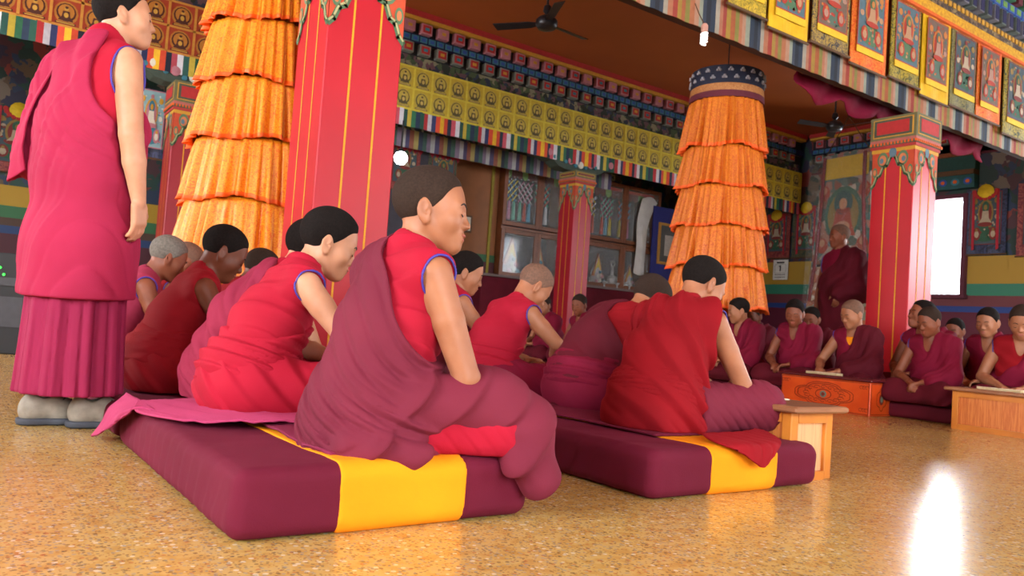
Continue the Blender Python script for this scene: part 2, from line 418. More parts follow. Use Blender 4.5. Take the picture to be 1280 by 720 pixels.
def person(name, label, loc, yaw, s=.9, lean=.1, side=0., head=(0, 0, 0), hs=1.0, sk=SK_tan, hair=HR_black, hth=.005, rE=None, rH=None, lE=None, lH=None,
           vest=MT_vest, skirt=MT_vest, wrap=None, wrapcut=None, waist=None, trim=True, h=.008, hb=None, seed=1, extra=(), left_cov=True, knees=(.31, .25), face=True,
           sh_w=.155, curl=.5, fold_amp=1.0, neckfwd=0., group=None, undershirt=None, hip=1.0, arm_r=1.0, hands=True, kneeh=.0, rdir=None, ldir=None, chair_legs=True, skirt_clip=None, skirt_amp=1., wr=.155, wfreq=44, kneedir=(.75, -.2, .65)):
    root = empty(name, loc, yaw, s); tag(root, label, 'person', group)
    Pp = np.array((0, 0, .12)); L = lean
    d1 = np.array((math.sin(.6 * L), side * .4, math.cos(.6 * L))); d2 = np.array((math.sin(1.15 * L), side * .6, math.cos(1.15 * L)))
    Cc = Pp + .20 * d1; N = Cc + .21 * d2
    ha = L * .95 + .22 + neckfwd; Hc = N + .15 * np.array((math.sin(ha), side * .5, math.cos(ha)))
    M = rotm(*head)
    Sc = N - .052 * d2
    Sr = Sc + np.array((0, -sh_w, 0)) ; Sl = Sc + np.array((0, sh_w, 0))
    rE = np.array(rE if rE is not None else Sr + np.array((.10, -.05, -.23))); rH = np.array(rH if rH is not None else (.30, -.05, .20))
    lE = np.array(lE if lE is not None else Sl + np.array((.10, .05, -.23))); lH = np.array(lH if lH is not None else (.30, .06, .20))
    T = U([ell(Pp + (-.01, 0, 0), (.13, .165 * hip, .13)), rc(Pp + (0, 0, .05), Cc, .112, .112, .78), rc(Cc, N - .075 * d2, .108, .092, .74),
           rc(Sr * .93 + Sl * .07, Sl * .93 + Sr * .07, .050, .050), rc(N - .01 * d2, Sr + (0, .03, .01), .042, .044), rc(N - .01 * d2, Sl + (0, -.03, .01), .042, .044)], .045)
    neck = rc(N - .03 * d2, Hc + M @ np.array((-.022, 0, -.045)) * hs, .056, .050)
    def arm(S, E, H, sd, dr=None):
        fr = np.array(H) - E; fr = fr / np.linalg.norm(fr)
        pr = [rc(S, S * .55 + E * .45, .050 * arm_r, .044 * arm_r), rc(S * .55 + E * .45, E, .044 * arm_r, .036 * arm_r), rc(E, E * .6 + H * .4, .036 * arm_r, .037 * arm_r), rc(E * .6 + H * .4, H, .037 * arm_r, .024 * arm_r)]
        if hands: pr += hand(H, fr if dr is None else dr, (-.15 * fr[0], sd * .35, -1), curl, sd)
        return pr
    kx, ky = knees
    hipr, hipl = np.array((.02, -.09, .09)), np.array((.02, .09, .09)); kr, kl = np.array((kx, -ky, .085 + kneeh)), np.array((kx, ky, .085 + kneeh)); ar, al = np.array((.20, .10, .05)), np.array((.14, -.12, .05))
    legs = [rc(hipr, kr, .085, .06), rc(hipl, kl, .085, .06), rc(kr, ar, .055, .04), rc(kl, al, .055, .04)]
    ra, la = arm(Sr, rE, rH, -1, rdir), arm(Sl, lE, lH, 1, ldir)
    headf = in_frame(HF, Hc, M, hs)
    body = U([U([T] + legs, .03), U([headf, neck], .022)], .03)
    armsr, armsl = U(ra, .008), U(la, .008)
    bodyf = lambda p: smin(smin(body(p), armsr(p), .014), armsl(p), .014)
    lo = np.minimum(np.min([Hc - .14, rE - .06, rH - .12, lE - .06, lH - .12, (-.17, -.33, -.0)], 0), 0); hi = np.max([Hc + .15, rE + .06, lE + .06, rH + .16, lH + .16, (kx + .08, ky + .08, .2), (.1, .2, .3)], 0)
    lo[2] = -.01
    hb = hb or h
    sdf_mesh('body', bodyf, lo, hi, hb, sk, root)
    sdf_mesh('hair', in_frame(head_hair(hth), Hc, M, hs), Hc - .15, Hc + .15, min(hb, .0045 if hb < .006 else .006), hair, root, 0)
    if face:
        face_bits(Hc, M, hs, root)
        lp = off(U([ell((.089, 0, -.0585), (.010, .020, .0055)), ell((.087, 0, -.0695), (.009, .017, .006))], .003), .0006)
        lp = sub(lp, ell((.100, 0, -.0637), (.010, .022, .0010)), .002)
        c = Hc + M @ np.array((.088, 0, -.064)) * hs
        sdf_mesh('lips', in_frame(lp, Hc, M, hs), c - .03, c + .03, .0022, M_lips, root)
    # garments
    def hole(S, sd, E):
        d = (E - S); d /= np.linalg.norm(d); u = -d; f = np.array((1, 0, 0)) - u * u[0]; f /= np.linalg.norm(f); l = np.cross(u, f)
        c = S + d * .040 + np.array((.006, sd * .058, 0)); return ell(c, (.076, .064, .098), np.stack([f, l, u], 1).astype(f32))
    Ar, Al = hole(Sr, -1, rE), hole(Sl, 1, lE)
    collar = sub(rc(N - .02 * d2, N + .022 * d2 + (-.008, 0, 0), .078, .066), rc(N - .1 * d2, Hc, .058, .054), .004)
    v0 = plus(U([off(T, .013), collar], .02), fold(seed, (.45, .4, 1), 38, .010 * fold_amp, 2.8, 5, 6))
    nc = N + d2 * .02 + np.array((.03, 0, 0)); v0 = sub(v0, U([rc(N - .02 * d2, Hc, .056, .056), rc(N + (.07, 0, .0), Cc + .06 * d2 + (.135, 0, 0), .045, .012)], .01), .006)
    v1 = inter(v0, plane(Pp + (0, 0, -.02), (0, 0, -1)), .01)
    vm = sub(sub(v1, Ar, .004), Al, .004)
    vlo, vhi = np.array((-.22, -.26, .08)), np.max([N + .14, (.2, .26, .5)], 0); vhi[1] = .26 + abs(side) * .3; vlo[1] = -.26
    sdf_mesh('vest', vm, vlo, vhi, h, vest, root)
    if trim:
        for S, A in ((Sr, Ar), (Sl, Al)):
            if A is Al and left_cov: continue
            sdf_mesh('armhole_piping', seam(v0, A, .0042), S - .15, S + .14, min(h, .0042), MT_trim, root)
    # lower robe over the crossed legs
    Lg = U([off(ell(Pp + (-.015, 0, -.02), (.15, .19 * hip, .13)), .02), off(rc(hipr, kr, .09, .062), .028), off(rc(hipl, kl, .09, .062), .028), off(rc(kr, kl, .05, .05), .028), off(rc((.1, 0, .07), (kx - .05, 0, .06), .09, .07), .02)], .09)
    ex = [e for t, e in extra if t == 'skirt']
    if ex: Lg = U([Lg] + ex, .05)
    lf = plus(Lg, fold(seed + 11, kneedir, 36, .015 * fold_amp * skirt_amp, 2.6, 4, 4))
    lf = inter(lf, plane((0, 0, .004), (0, 0, -1)), .01)
    if skirt_clip is not None: lf = inter(lf, plane((skirt_clip, 0, 0), (-1, .15, 0)), .02)
    sdf_mesh('lower_robe', lf, (-.24, -ky - .16, -.01), (kx + .16, ky + .16, .34), h, skirt, root)
    if waist:
        wf = plus(U([off(ell(Pp + (-.01, 0, .03), (.145, .18 * hip, .105)), .02), off(T, .016)], .05), fold(seed + 21, (.28, .1, 1), 62, .018 * fold_amp, 2.2, 4, 4))
        top = Cc[2] + .0
        wf = inter(inter(wf, plane((Cc[0], 0, top), (-.12, -.25, 1)), .012), plane((0, 0, .05), (0, 0, -1)), .01)
        sdf_mesh('waist_wrap', wf, (-.26, -.30, .02), (.32, .30, top + .1), h, waist, root)
    if wrap:
        pt = N + np.array((-.02, .045, .0))
        if isinstance(wrapcut, dict):
            cf = U([ell(N + np.array(wrapcut['a']), wrapcut['ra']), ell(Sr + np.array(wrapcut['b']), wrapcut['rb'])], .08); pn = cf; pn2 = cf; cutf = lambda p: -cf(p)
        else: pn = np.array(wrapcut if wrapcut is not None else (.0, -.62, 1.)); pn2 = pn + np.array((.5, 0, -.2)); cutf = plane(pt, pn)
        base = [off(T, .030), rc(Pp + (-.015, 0, -.05), Cc, wr, .115, .86)]
        if left_cov: base += [off(rc(Sl, lE, .052, .05), .022), off(rc(lE, lE * .35 + lH * .65, .05, .05), .024), rc(lE, (lE[0], lE[1] - .05, .10), .06, .08)]
        base += [e for t, e in extra if t == 'shawl_base']
        sf = plus(U(base, .05), fold(seed + 31, pn, wfreq, .022 * fold_amp, 1.7, 4, 4), fold(seed + 33, pn2, wfreq * .42, .016 * fold_amp, 2, 3.5, 4))
        sf = sub(sf, U([rc(N - .02 * d2, Hc, .060, .056), rc(N + (.07, 0, .0), Cc + .04 * d2 + (.16, -.02, 0), .05, .03)], .02), .01)
        sf = inter(sf, cutf, .012)
        sf = sub(sf, off(U(ra[:3], .02), .012), .01)
        exs = [e for t, e in extra if t == 'shawl']
        if exs:
            ef = plus(U(exs, .03), fold(seed + 41, (.75, .1, -.65), 34, .017 * fold_amp, 2.4, 4, 4)); sf0 = sf; sf = lambda p: smin(sf0(p), ef(p), .02)
        sf = inter(sf, plane((0, 0, .012), (0, 0, -1)), .01) if not any(t == 'drop' for t, e in extra) else sf
        sdf_mesh('shawl', sf, (-.28, -.36, .0 if not any(t == 'drop' for t, e in extra) else -.14), (kx + .22, .36, N[2] + .12), h, wrap, root)
    if undershirt:
        uf = inter(inter(off(T, .006), rc(N + (.05, 0, -.02), Cc + .03 * d2 + (.1, 0, 0), .075, .07), .01), plane(N - d2 * .03, d2), .01)
        sdf_mesh('undershirt', uf, vlo, vhi, h, undershirt, root)
    root['_N'] = list(N); del root['_N']
    return root

def standing(name, label, loc, yaw, s=1., head=(0, 0, 0), sk=SK_light, hair=HR_black, vest=MT_vest, wrap=MT_wine, low=MT_wine, h=.006, shoes=True, seed=2, armr=True, fa=1., simple=False, neckfwd=.0):
    root = empty(name, loc, yaw, s); tag(root, label, 'person')
    N = np.array((.02 + neckfwd * .3, 0, 1.40)); Hc = N + np.array((.025 + neckfwd, 0, .152)); M = rotm(*head)
    Sr, Sl = np.array((0, -.175, 1.335)), np.array((0, .175, 1.335))
    rE, rH = np.array((-.005, -.245, 1.06)), np.array((.055, -.235, .83)); lE, lH = np.array((.02, .25, 1.06)), np.array((.16, .12, .98))
    T = U([rc((0, 0, .93), (.0, 0, 1.12), .125, .118, .78), rc((0, 0, 1.12), (.0, 0, 1.28), .118, .10, .68), rc(Sr * .95, Sl * .95 + Sr * .0, .052, .052), rc(N, Sr + (0, .03, .01), .044, .046), rc(N, Sl + (0, -.03, .01), .044, .046)], .05)
    neck = rc(N - (0, 0, .03), Hc + M @ np.array((-.022, 0, -.045)), .058, .054)
    legs = [rc((0, -.09, .9), (.01, -.09, .48), .085, .055), rc((0, .09, .9), (.01, .09, .48), .085, .055), rc((.01, -.09, .48), (0, -.09, .17), .055, .036), rc((.01, .09, .48), (0, .09, .17), .055, .036)]
    def arm(S, E, H, sd):
        d = (H - E) / np.linalg.norm(H - E); return [rc(S, E, .052, .041), rc(E, E * .6 + H * .4, .041, .040), rc(E * .6 + H * .4, H, .040, .025)] + hand(H, (.10, 0, -1), (0 if sd < 0 else -.3, -sd * .6, 0) if not sd < 0 else (-.35, .9, 0), .42, sd)
    ra, la = arm(Sr, rE, rH, -1), arm(Sl, lE, lH, 1)
    headf = in_frame(HF, Hc, M)
    B = U([U([T] + legs, .03), U([headf, neck], .02)], .03); A1, A2 = U(ra, .008), U(la, .008)
    sdf_mesh('body', lambda p: smin(smin(B(p), A1(p), .014), A2(p), .014), (-.2, -.36, .03), (.32, .36, 1.72), h if not simple else .008, sk, root)
    sdf_mesh('hair', in_frame(head_hair(.009, -.004), Hc, M), Hc - .15, Hc + .15, .005, hair, root, 0)
    face_bits(Hc, M, 1, root)
    d = (rE - Sr) / np.linalg.norm(rE - Sr); hole = ell(Sr + np.array((.0, -.060, -.05)), (.086, .074, .125))
    col = sub(rc(N + (-.006, 0, -.02), N + (-.012, 0, .035), .080, .068), rc(N - (0, 0, .1), Hc, .058, .056), .004)
    v0 = plus(U([off(T, .014), col], .02), fold(seed, (.3, .5, .8), 26, .008 * fa, 2, 5, 5)); v0 = sub(v0, rc(N, Hc, .057, .056), .006)
    sdf_mesh('vest', inter(sub(v0, hole, .004), plane((0, 0, .9), (0, 0, -1)), .01), (-.22, -.30, .88), (.24, .30, 1.52), h, vest, root)
    sdf_mesh('armhole_piping', seam(v0, hole, .0045), Sr - .15, Sr + .14, .0042, MT_trim, root)
    cutc = U([ell(N + (.10, -.06, -.01), (.15, .12, .15)), ell(Sr + (.03, -.04, -.05), (.17, .15, .20))], .08)
    up = plus(U([off(T, .034), rc((0, 0, 1.05), (-.005, 0, .66), .155, .165, .84), rc((0, 0, .66), (-.0, 0, .50), .170, .186, .84), off(rc(Sl, lE, .055, .055), .028), off(rc(lE, lH, .055, .05), .028),
                 rc((-.05, .22, 1.25), (-.07, .24, .98), .06, .075), rc((.0, .2, .7), (-.05, .18, .6), .06, .06)], .07),
              masked(fold(seed + 3, cutc, 40, .026 * fa, 1.6, 3.5, 4), plane((0, 0, 1.0), (0, 0, -1)), .3), fold(seed + 4, (.5, .8, .25), 26, .012 * fa, 1.8, 3, 3))
    up = sub(inter(up, lambda p: -cutc(p), .012), rc(N, Hc, .07, .06), .01); up = inter(up, plane((0, 0, .475), (.05, .03, -1)), .006)
    arms3 = U(ra[:3], .02); up = sub(up, off(arms3, .006), .01); hd = off(U(ra[3:], .01), .006); up = sub(up, hd, .005)
    sdf_mesh('upper_robe', up, (-.30, -.34, .44), (.34, .38, 1.5), h, wrap, root)
    lw = plus(rc((0, 0, .62), (0, 0, -.05), .148, .170, .86), fold(seed + 7, lambda p: np.arctan2(p[:, 1], p[:, 0]), 5.5, .035 * fa, .5, 1.2, 1.5), fold(seed + 8, (.4, 1, .05), 26, .008, 1, 2, 2))
    lw = inter(inter(lw, plane((0, 0, .60), (0, 0, 1)), .01), plane((0, 0, .125), (0, 0, -1)), .008)
    sdf_mesh('lower_robe', lw, (-.3, -.3, .09), (.3, .3, .64), h, low, root)
    sh = sheet('shawl_end', [[(-.10, .08, 1.34), (-.06, .16, 1.35), (.0, .20, 1.31)], [(-.15, .12, 1.18), (-.12, .20, 1.17), (-.03, .25, 1.15)], [(-.17, .14, 1.02), (-.15, .23, 1.00), (-.05, .28, .98)], [(-.15, .14, .92), (-.16, .24, .88), (-.07, .29, .92)]], wrap, 24, 30, amp=.016, freq=30, d=(1, .5, .1), parent=root)
    if shoes:
        gs, gk, gl = mat('grey suede shoe', '8c8478', .8, '7a7266', 30), P('shoe sole', '3a3e48'), P('shoe lace', '2a2622')
        for sy_ in (-1, 1):
            e = empty('shoe', (.075 if sy_ < 0 else -.02, sy_ * .075, 0), -.50 if sy_ < 0 else -.35); e.parent = root
            up_ = U([rc((-.055, 0, .05), (.04, 0, .055), .042, .040), rc((.04, 0, .05), (.155, .0, .036), .042, .034, .86), rc((-.05, 0, .08), (.0, 0, .085), .038, .042)], .03)
            up_ = sub(inter(up_, plane((0, 0, .018), (0, 0, -1)), .006), rc((-.02, 0, .14), (-.01, 0, .08), .04, .033), .005)
            sdf_mesh('shoe_upper', up_, (-.12, -.07, 0), (.22, .07, .15), .004, gs, e)
            so = inter(inter(off(U([rc((-.055, 0, .02), (.04, 0, .02), .042, .040), rc((.04, 0, .02), (.155, 0, .02), .042, .036, .86)], .02), .006), plane((0, 0, .026), (0, 0, 1)), .003), plane((0, 0, .002), (0, 0, -1)), .003)
            sdf_mesh('sole', so, (-.12, -.07, -.01), (.22, .07, .05), .004, gk, e)
            mb = MB()
            for k in range(4): x_ = .03 + k * .018; mb.tube([(x_, -.022, .098 - k * .005), (x_ + .006, 0, .104 - k * .006), (x_, .022, .098 - k * .005)], .003, gl, 6)
            mb.tube([(.03, 0, .108), (.045, -.03, .10), (.03, -.04, .085)], .0025, gl, 6); mb.build('lace', e)
    return root
def sheet(name, rows, m, nu=60, nv=24, amp=.008, freq=30, seed=4, th=.006, d=(1, .3, 0), parent=None, lift=None):
    """a piece of cloth laid through rows of points"""
    R = [[Vector(p) for p in r] for r in rows]
    def cr(ps, t):
        n = len(ps) - 1; k = min(int(t * n), n - 1); f = t * n - k; p0, p1, p2, p3 = ps[max(k - 1, 0)], ps[k], ps[k + 1], ps[min(k + 2, n)]
        return .5 * ((2 * p1) + (p2 - p0) * f + (2 * p0 - 5 * p1 + 4 * p2 - p3) * f * f + (3 * p1 - p0 - 3 * p2 + p3) * f ** 3)
    g = [[cr([cr(r, u / nu) for r in R], v / nv) for u in range(nu + 1)] for v in range(nv + 1)]
    ff = fold(seed, d, freq, amp, 1.6, 5, 5); vs = []
    for v in range(nv + 1):
        for u in range(nu + 1):
            a = g[v][min(u + 1, nu)] - g[v][max(u - 1, 0)]; b = g[min(v + 1, nv)][u] - g[max(v - 1, 0)][u]; n = a.cross(b).normalized(); p = g[v][u]
            vs.append(p + n * float(ff(np.array([list(p)], f32))[0]) * (1 if n.z >= 0 else -1))
    fs = [(v * (nu + 1) + u, v * (nu + 1) + u + 1, (v + 1) * (nu + 1) + u + 1, (v + 1) * (nu + 1) + u) for v in range(nv) for u in range(nu)]
    o = mesh_obj(name, vs, fs, m, parent, smooth=True); md = o.modifiers.new('t', 'SOLIDIFY'); md.thickness = th; md.offset = 0; return o
# ------------------------------------------------------------------ the room
def terrazzo():
    m = bpy.data.materials.new('terrazzo'); m.use_nodes = True; nt = m.node_tree; b = nt.nodes['Principled BSDF']; L = nt.links.new
    tc = nt.nodes.new('ShaderNodeTexCoord')
    n = nt.nodes.new('ShaderNodeTexNoise'); n.inputs['Scale'].default_value = 26; n.inputs['Detail'].default_value = 5; L(tc.outputs['Object'], n.inputs['Vector'])
    r = nt.nodes.new('ShaderNodeValToRGB'); L(n.outputs['Fac'], r.inputs[0])
    st = [(.28, 'b8924e'), (.45, 'c4a462'), (.55, 'ccb070'), (.72, 'bca878')]
    while len(r.color_ramp.elements) < len(st): r.color_ramp.elements.new(.5)
    for e, (p, c) in zip(r.color_ramp.elements, st): e.position = p; e.color = (*lin(c), 1)
    nb = nt.nodes.new('ShaderNodeTexNoise'); nb.inputs['Scale'].default_value = 1.3; nb.inputs['Detail'].default_value = 3; L(tc.outputs['Object'], nb.inputs['Vector'])
    rb = nt.nodes.new('ShaderNodeValToRGB'); L(nb.outputs['Fac'], rb.inputs[0]); rb.color_ramp.elements[0].position = .35; rb.color_ramp.elements[1].position = .65
    rb.color_ramp.elements[0].color = (*lin('ead6aa'), 1); rb.color_ramp.elements[1].color = (*lin('fff2cc'), 1)
    mm = nt.nodes.new('ShaderNodeMixRGB'); mm.blend_type = 'MULTIPLY'; mm.inputs[0].default_value = .55; L(r.outputs[0], mm.inputs[1]); L(rb.outputs[0], mm.inputs[2])
    prev = mm.outputs[0]
    for sc_, c, th, w in ((62, '4c3428', .24, .06), (95, '5a5448', .28, .08), (55, 'a85a34', .22, .06), (48, 'dcd6c0', .22, .06), (130, '7a4a30', .27, .08), (84, '8a8a80', .3, .08)):
        v = nt.nodes.new('ShaderNodeTexVoronoi'); v.inputs['Scale'].default_value = sc_; mp = nt.nodes.new('ShaderNodeMapping'); mp.inputs['Location'].default_value = (sc_, sc_ * .3, 0)
        L(tc.outputs['Object'], mp.inputs[0]); L(mp.outputs[0], v.inputs['Vector'])
        rr = nt.nodes.new('ShaderNodeValToRGB'); L(v.outputs['Distance'], rr.inputs[0]); rr.color_ramp.elements[0].position = th; rr.color_ramp.elements[1].position = th + w
        rr.color_ramp.elements[0].color = (1, 1, 1, 1); rr.color_ramp.elements[1].color = (0, 0, 0, 1)
        sp = nt.nodes.new('ShaderNodeSeparateColor'); L(v.outputs['Color'], sp.inputs[0])
        gt = nt.nodes.new('ShaderNodeMath'); gt.operation = 'GREATER_THAN'; gt.inputs[1].default_value = .5; L(sp.outputs[0], gt.inputs[0])
        mu = nt.nodes.new('ShaderNodeMath'); mu.operation = 'MULTIPLY'; L(rr.outputs[0], mu.inputs[0]); L(gt.outputs[0], mu.inputs[1])
        mu2 = nt.nodes.new('ShaderNodeMath'); mu2.operation = 'MULTIPLY'; mu2.inputs[1].default_value = .55; L(mu.outputs[0], mu2.inputs[0])
        mx = nt.nodes.new('ShaderNodeMixRGB'); L(mu2.outputs[0], mx.inputs[0]); L(prev, mx.inputs[1]); mx.inputs[2].default_value = (*lin(c), 1); prev = mx.outputs[0]
    L(prev, b.inputs['Base Color'])
    nr = nt.nodes.new('ShaderNodeTexNoise'); nr.inputs['Scale'].default_value = 3; nr.inputs['Detail'].default_value = 4; L(tc.outputs['Object'], nr.inputs['Vector'])
    mr = nt.nodes.new('ShaderNodeMapRange'); mr.inputs[3].default_value = .17; mr.inputs[4].default_value = .27; L(nr.outputs['Fac'], mr.inputs[0]); L(mr.outputs[0], b.inputs['Roughness'])
    bp = nt.nodes.new('ShaderNodeBump'); bp.inputs['Strength'].default_value = .12; bp.inputs['Distance'].default_value = .01; L(nr.outputs['Fac'], bp.inputs['Height']); L(bp.outputs[0], b.inputs['Normal'])
    b.inputs['Specular IOR Level'].default_value = .6
    return m
fl = struct(mesh_obj('floor', [(-4.3, -3.7, 0), (13.8, -3.7, 0), (13.8, 14, 0), (-4.3, 14, 0)], [(0, 1, 2, 3)], terrazzo()))

def zwall(name, stops, mural, mz):
    """wall painted in level bands up to mz, a dense mural above"""
    m = bpy.data.materials.new(name); m.use_nodes = True; nt = m.node_tree; b = nt.nodes['Principled BSDF']; L = nt.links.new; b.inputs['Roughness'].default_value = .55
    tc = nt.nodes.new('ShaderNodeTexCoord'); sx = nt.nodes.new('ShaderNodeSeparateXYZ'); L(tc.outputs['Object'], sx.inputs[0])
    mr = nt.nodes.new('ShaderNodeMath'); mr.operation = 'DIVIDE'; mr.inputs[1].default_value = 5.; L(sx.outputs[2], mr.inputs[0])
    r = nt.nodes.new('ShaderNodeValToRGB'); r.color_ramp.interpolation = 'CONSTANT'; L(mr.outputs[0], r.inputs[0])
    while len(r.color_ramp.elements) < len(stops): r.color_ramp.elements.new(.5)
    for e, (p, c) in zip(r.color_ramp.elements, stops): e.position = p / 5; e.color = (*lin(c), 1)
    v = nt.nodes.new('ShaderNodeTexVoronoi'); v.inputs['Scale'].default_value = 7; nz = nt.nodes.new('ShaderNodeTexNoise'); nz.inputs['Scale'].default_value = 5
    mx = nt.nodes.new('ShaderNodeMixRGB'); mx.inputs[0].default_value = .3; L(tc.outputs['Object'], nz.inputs['Vector']); L(tc.outputs['Object'], mx.inputs[1]); L(nz.outputs['Color'], mx.inputs[2]); L(mx.outputs[0], v.inputs['Vector'])
    sc2 = nt.nodes.new('ShaderNodeSeparateColor'); L(v.outputs['Color'], sc2.inputs[0])
    r2 = nt.nodes.new('ShaderNodeValToRGB'); r2.color_ramp.interpolation = 'CONSTANT'
    while len(r2.color_ramp.elements) < len(mural): r2.color_ramp.elements.new(.5)
    for e, (p, c) in zip(r2.color_ramp.elements, mural): e.position = p; e.color = (*lin(c), 1)
    L(sc2.outputs[0], r2.inputs[0])
    gt = nt.nodes.new('ShaderNodeMath'); gt.operation = 'GREATER_THAN'; gt.inputs[1].default_value = mz; L(sx.outputs[2], gt.inputs[0])
    m2 = nt.nodes.new('ShaderNodeMixRGB'); L(gt.outputs[0], m2.inputs[0]); L(r.outputs[0], m2.inputs[1]); L(r2.outputs[0], m2.inputs[2]); L(m2.outputs[0], b.inputs['Base Color'])
    return m
MUR = [(0, '1c3530'), (.2, '2a2a40'), (.36, '4a2a30'), (.5, '1d4038'), (.64, '5a4a38'), (.76, '23344e'), (.88, '6e6458'), (.95, '7a3028')]
W_right = zwall('painted wall right', [(0, '5c1530'), (1.2, '1f3f86'), (1.29, '6a3038'), (1.47, '2f7a62'), (1.67, 'a8852a')], MUR, 2.13)
W_back = zwall('painted wall back', [(0, '4a1424'), (1.3, '1c3a6a'), (1.42, '4a3020'), (1.53, '2f6a40'), (1.7, 'b08a1c')], MUR, 2.02)
W_plain = mat('ochre plaster', 'b89a68', .8, 'a88a58', 2)
def wall_x(name, x, y0, y1, z1, openings, m, t=.25, sgn=1):
    mb = MB(); xs = (x, x + t * sgn); xa, xb = min(xs), max(xs); cuts = sorted(openings); y = y0
    for (a, b_, za, zb) in cuts:
        mb.box(xa, xb, y, a, 0, z1, m); mb.box(xa, xb, a, b_, 0, za, m); mb.box(xa, xb, a, b_, zb, z1, m); y = b_
    mb.box(xa, xb, y, y1, 0, z1, m); return struct(mb.build(name))
wall_x('wall_right', 13.6, -3.7, 14, 5.8, [(6.47, 7.10, 1.5, 3.1), (.6, 2.8, 1.5, 3.3)], W_right)
wall_x('wall_left', -4.1, -3.7, 14, 5.8, [(-.8, 2.3, 1.0, 3.3), (6, 9, 1.2, 3.4)], W_plain, sgn=-1)
mb = MB(); mb.box(-4.3, 13.8, 13.9, 14.1, 0, 5.8, W_back); struct(mb.build('wall_back'))
mb = MB()
for a, b_ in ((-4.3, -1.3), (1.7, 5.0), (8.0, 13.8)): mb.box(a, b_, -3.7, -3.5, 0, 5.8, W_plain)
for a, b_ in ((-1.3, 1.7), (5.0, 8.0)): mb.box(a, b_, -3.7, -3.5, 0, .8, W_plain); mb.box(a, b_, -3.7, -3.5, 3.1, 5.8, W_plain)
struct(mb.build('wall_front'))
M_ceil = mat('orange brown ceiling paint', '9a4a14', .6, '8c4210', .7)
struct(mesh_obj('ceiling', [(-4.3, 4.3, 4.6), (13.8, 4.3, 4.6), (13.8, 14, 4.6), (-4.3, 14, 4.6), (-4.3, 4.3, 5.8), (13.8, 4.3, 5.8), (-4.3, -3.7, 5.8), (13.8, -3.7, 5.8)],
                [(0, 1, 2, 3), (0, 4, 5, 1), (4, 6, 7, 5)], M_ceil))
# window in the right wall: frame round the bright opening
M_wood = mat('brown varnished wood', '5a3018', .45, '4a2410', 6)
mb = MB(); 
for a in ((13.5, 13.62, 6.40, 6.47, 1.43, 3.17), (13.5, 13.62, 7.10, 7.17, 1.43, 3.17), (13.5, 13.62, 6.47, 7.10, 3.10, 3.17), (13.48, 13.64, 6.38, 7.19, 1.43, 1.5)): mb.box(*a, P('window plum', '5a2438'))
struct(mb.build('window_1'))

# ------------------------------------------------------------------ painted beams and cornices
c_red, c_navy, c_gold, c_green, c_teal = P('red', 'b02828'), P('navy', '181c4c'), P('gold', 'c8962c'), P('green', '2f6a4a'), P('teal', '3a7a8c')
c_pink, c_blue, c_white, c_orange, c_mar, c_grey, c_yel, c_black = P('pink', 'b87884'), P('blue', '3458a8'), P('white', 'd8d4c4'), P('orange', 'd8601c'), P('maroon', '5c1c2c'), P('grey', '7c8078'), P('yellow', 'dcb824'), P('black', '141418')
c_lgreen, c_brown = P('leaf green', '6a9a4a'), P('brown', '5a4028')
M_flor = ramp_mat('dark floral band', [(0, '2c3228'), (.3, '4a5a3c'), (.5, '6a4a50'), (.7, '30384c'), (.88, '8a8468')], 16, interp='CONSTANT')
def cornice(name, along, x0, x1, y, z0, face=-1, side=0, pitch=.262, k=1.0):
    """two rows of painted dentils with a scalloped chain between; along 'x' at y, or along 'y' at x=y"""
    mb = MB()
    def bx(a, b, d0, d1, za, zb, m):
        if along == 'x': mb.box(a, b, min(y + face * d0, y + face * d1), max(y + face * d0, y + face * d1), za, zb, m)
        else: mb.box(min(y + face * d0, y + face * d1), max(y + face * d0, y + face * d1), a, b, za, zb, m)
    bx(x0, x1, -.30, 0, z0, z0 + .78 * k, M_flor)
    bx(x0, x1, 0, .03, z0, z0 + .035, c_mar)
    bx(x0, x1, 0, .012, z0 + .21 * k, z0 + .37 * k, c_black); bx(x0, x1, 0, .012, z0 + .50 * k, z0 + .66 * k, c_black)
    bx(x0, x1, 0, .05, z0 + .385 * k, z0 + .49 * k, c_navy)
    bx(x0, x1, 0, .12, z0 + .665 * k, z0 + .71 * k, c_gold); bx(x0, x1, 0, .15, z0 + .71 * k, z0 + .78 * k, c_red)
    n = int((x1 - x0) / pitch)
    for i in range(n):
        a = x0 + i * pitch
        m1 = (c_red, c_pink)[i % 2]
        for za, zb in ((.22, .36), (.51, .65)):
            bx(a, a + pitch * .62, 0, .10, z0 + za * k, z0 + zb * k, c_grey if za < .3 else c_pink)
            bx(a + .02, a + pitch * .62 - .02, .10, .104, z0 + (za + .02) * k, z0 + (zb - .02) * k, c_red if za < .3 else m1)
            bx(a + .05, a + pitch * .62 - .05, .104, .107, z0 + (za + .05) * k, z0 + (zb - .05) * k, (c_teal, c_gold)[i % 2])
        for j in range(2):
            b0 = a + j * pitch / 2
            bx(b0 + .012, b0 + pitch / 2 - .012, .05, .056, z0 + .40 * k, z0 + .475 * k, c_teal); bx(b0 + .035, b0 + pitch / 2 - .035, .056, .060, z0 + .415 * k, z0 + .46 * k, c_blue)
    return struct(mb.build(name))
cornice('trim_1', 'x', -4.0, 13.5, 9.62, 3.82)
cornice('trim_2', 'y', 4.4, 9.4, 13.6, 3.82)
